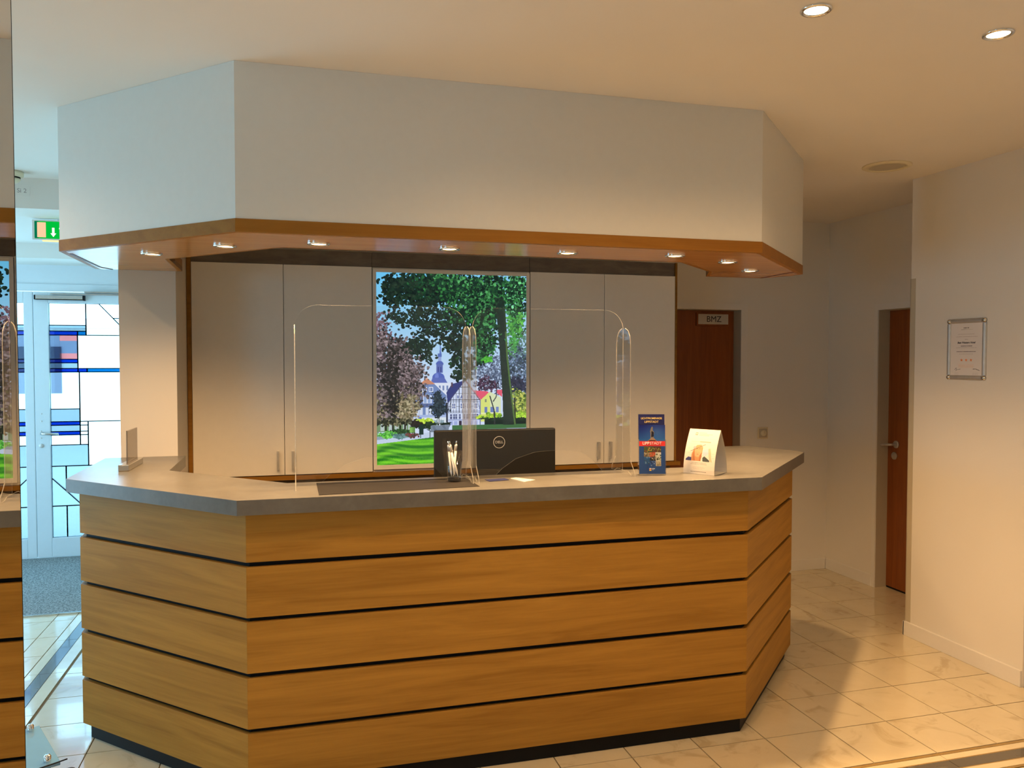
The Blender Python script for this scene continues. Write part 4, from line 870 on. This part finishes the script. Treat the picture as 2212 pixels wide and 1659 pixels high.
# ================================================================== WALL ITEMS
sk = thing('light_switch', 'square beige rotary switch on the back wall beside the BMZ door', 'switch', (3.348, 5.16, 1.050))
obj('frame', box(-.043, .043, -.008, -.0005, -.043, .043), 'plastic_cream', sk, bevel=.003)
obj('inner_plate', box(-.034, .034, -.0105, -.0078, -.034, .034), 'jamb', sk, bevel=.001)
obj('dial', xform(lathe([(.024, 0), (.024, .008), (.020, .012)], 28), Matrix.Translation((0, -.0105, 0)) @ Matrix.Rotation(math.radians(90), 4, 'X')), 'plastic_cream', sk, smooth=True)
obj('pointer', box(-.0012, .0012, -.0236, -.0225, -.004, .016), 'jamb', sk)
cf = thing('certificate_frame', 'silver snap frame holding a printed certificate with three orange stars', 'frame', (3.4098, 3.3835, 1.650))
CW, CH, rr = .126, .162, .013
def frail(p0, p1):
    p0, p1 = Vector(p0), Vector(p1); d = (p1 - p0).normalized()
    vv, ff = [], []; n = 9
    side = Vector((0, d.z, -d.y))
    for P in (p0, p1):
        for i in range(n):
            a = math.pi * i / (n - 1); vv.append(tuple(P + side * math.cos(a) * rr + Vector((-1, 0, 0)) * math.sin(a) * .011))
    for i in range(n - 1): ff.append((i, i + 1, n + i + 1, n + i))
    ff += [tuple(range(n)), tuple(range(n, 2 * n)), (0, n - 1, 2 * n - 1, n)]
    return vv, ff
cy, cz = CW - rr, CH - rr
for nm, a, b in (('frame_rail', (0, -cy + rr, cz), (0, cy - rr, cz)), ('frame_rail', (0, -cy + rr, -cz), (0, cy - rr, -cz)), ('frame_side', (0, -cy, -cz + rr), (0, -cy, cz - rr)), ('frame_side', (0, cy, -cz + rr), (0, cy, cz - rr))):
    obj(nm, frail(a, b), 'metal', cf)
for sy in (-1, 1):
    for sz in (-1, 1):
        obj('corner_cap', xform(lathe([(.0132, 0), (.0130, .005), (.010, .010), (.004, .013)], 20), Matrix.Translation((-.0002, sy * (cy), sz * (cz))) @ Matrix.Rotation(math.radians(-90), 4, 'Y')), 'alu', cf, smooth=True)
        
obj('backing', box(-.003, -.0004, -cy, cy, -cz, cz), 'paper', cf)
def cert_canvas():
    c = Canvas(0, 0, 200, 270, 120); c.a[:] = (232, 226, 222)
    def ln(y, x0, x1, col, w_=2.2):
        x = x0
        while x < x1: q = 3 + 7 * c.r.rand(); c.line(x, y, min(x + q, x1), y, w_, col); x += q + 2
    ln(26, 82, 118, (130, 125, 120), 4); ln(34, 66, 98, (110, 105, 110), 3); ln(34, 100, 140, (200, 190, 180), 2); ln(58, 48, 152, (170, 155, 150)); ln(71, 36, 170, (175, 150, 145), 2.6); ln(84, 90, 112, (150, 140, 140), 2.4)
    ln(118, 66, 136, (90, 80, 90), 4); ln(128, 36, 164, (180, 170, 165), 2); ln(147, 40, 160, (110, 100, 105), 4); ln(159, 56, 144, (190, 180, 172), 2)
    for x in (72, 101, 131):
        c.poly([(x + (9 if i % 2 == 0 else 4) * math.sin(i * math.pi / 5), 190 - (9 if i % 2 == 0 else 4) * math.cos(i * math.pi / 5)) for i in range(10)], (232, 140, 80))
    for y in (212, 220, 228): ln(y, 54, 146, (236, 200, 180), 2)
    c.line(28, 240, 40, 230, 2, (110, 110, 110)); c.line(40, 230, 38, 246, 2, (110, 110, 110)); c.line(40, 240, 66, 236, 2, (130, 130, 130)); c.line(142, 236, 158, 234, 3, (90, 90, 95)); c.line(158, 234, 184, 243, 3, (110, 110, 115))
    for y in (256, 262): ln(y, 28, 54, (195, 190, 188), 2); ln(y, 140, 176, (195, 190, 188), 2)
    return c
cert_canvas().grid('certificate', 'print_matt', cf, (-.0036, cy - .010, -cz + .010), (0, -1, 0), (0, 0, 1), 2 * cy - .020, 2 * cz - .020)
text('lettering', 'Best Western Hotel', .0138, 'ink', cf, facing((-.0039, 0, .035), (0, -1, 0), (0, 0, 1)), shear=.25, bold=.0004, extrude=.0001)
# ================================================================== GLASS STAND AT THE LOWER LEFT
gs = thing('glass_display_stand', 'glass shelf with a painted blue reflection on chrome standoffs at the lower left beside the mirror', 'stand', (-.66, 1.95, 0), math.radians(25.5))
hx = .115
def GS(nm, vf, mt, **kw): return obj(nm, vf, mt, gs, **kw)
Rm = Matrix.Rotation(-math.radians(25.5), 4, 'Z')
c1 = Rm @ (Vector((-.608, 2.156, 0)) - Vector((-.66, 1.95, 0))); c2 = Rm @ (Vector((-.509, 1.948, 0)) - Vector((-.66, 1.95, 0)))
xr = (c1.x + c2.x) / 2; yb, yf = c1.y, c2.y
GS('glass_plate', box(xr - .34, xr, yf, yb, .692, .700), 'glass_plate', bevel=.001)
for x_ in (xr - .022, xr - .318):
    for y_ in (yb - .018, yf + .018):
        so = GS('standoff', xform(lathe([(.006, -.04), (.006, -.001), (.0075, .0085), (.0075, .020), (.005, .024)], 16), Matrix.Translation((x_, y_, .692))), 'chrome', smooth=True)
if 0: GS('lower_shelf', box(xr - .34, xr - .01, yf + .005, yb - .005, .642, .652), 'plastic_dark', bevel=.002)
GS('wire_holder', tube([(xr - .3, yf - .006, .69), (xr - .02, yf - .008, .703), (xr + .012, yf - .010, .706)], .0016, 6), 'black')
GS('post', xform(lathe([(.018, 0), (.018, .63)], 20), Matrix.Translation((xr - .17, (yb + yf) / 2, .012))), 'metal', smooth=True)
GS('foot', xform(lathe([(.12, 0), (.12, .008), (.105, .012)], 36), Matrix.Translation((xr - .17, (yb + yf) / 2, .0006))), 'metal', smooth=True)
GS('black_knob', xform(lathe([(.008, 0), (.017, .006), (.019, .018), (.014, .028), (.004, .031)], 20), Matrix.Translation((xr + .012, yf - .018, .655))), 'plastic_dark', smooth=True)
GS('knob_arm', tube([(xr - .02, yf + .01, .66), (xr + .012, yf - .018, .664)], .005, 8), 'plastic_dark')
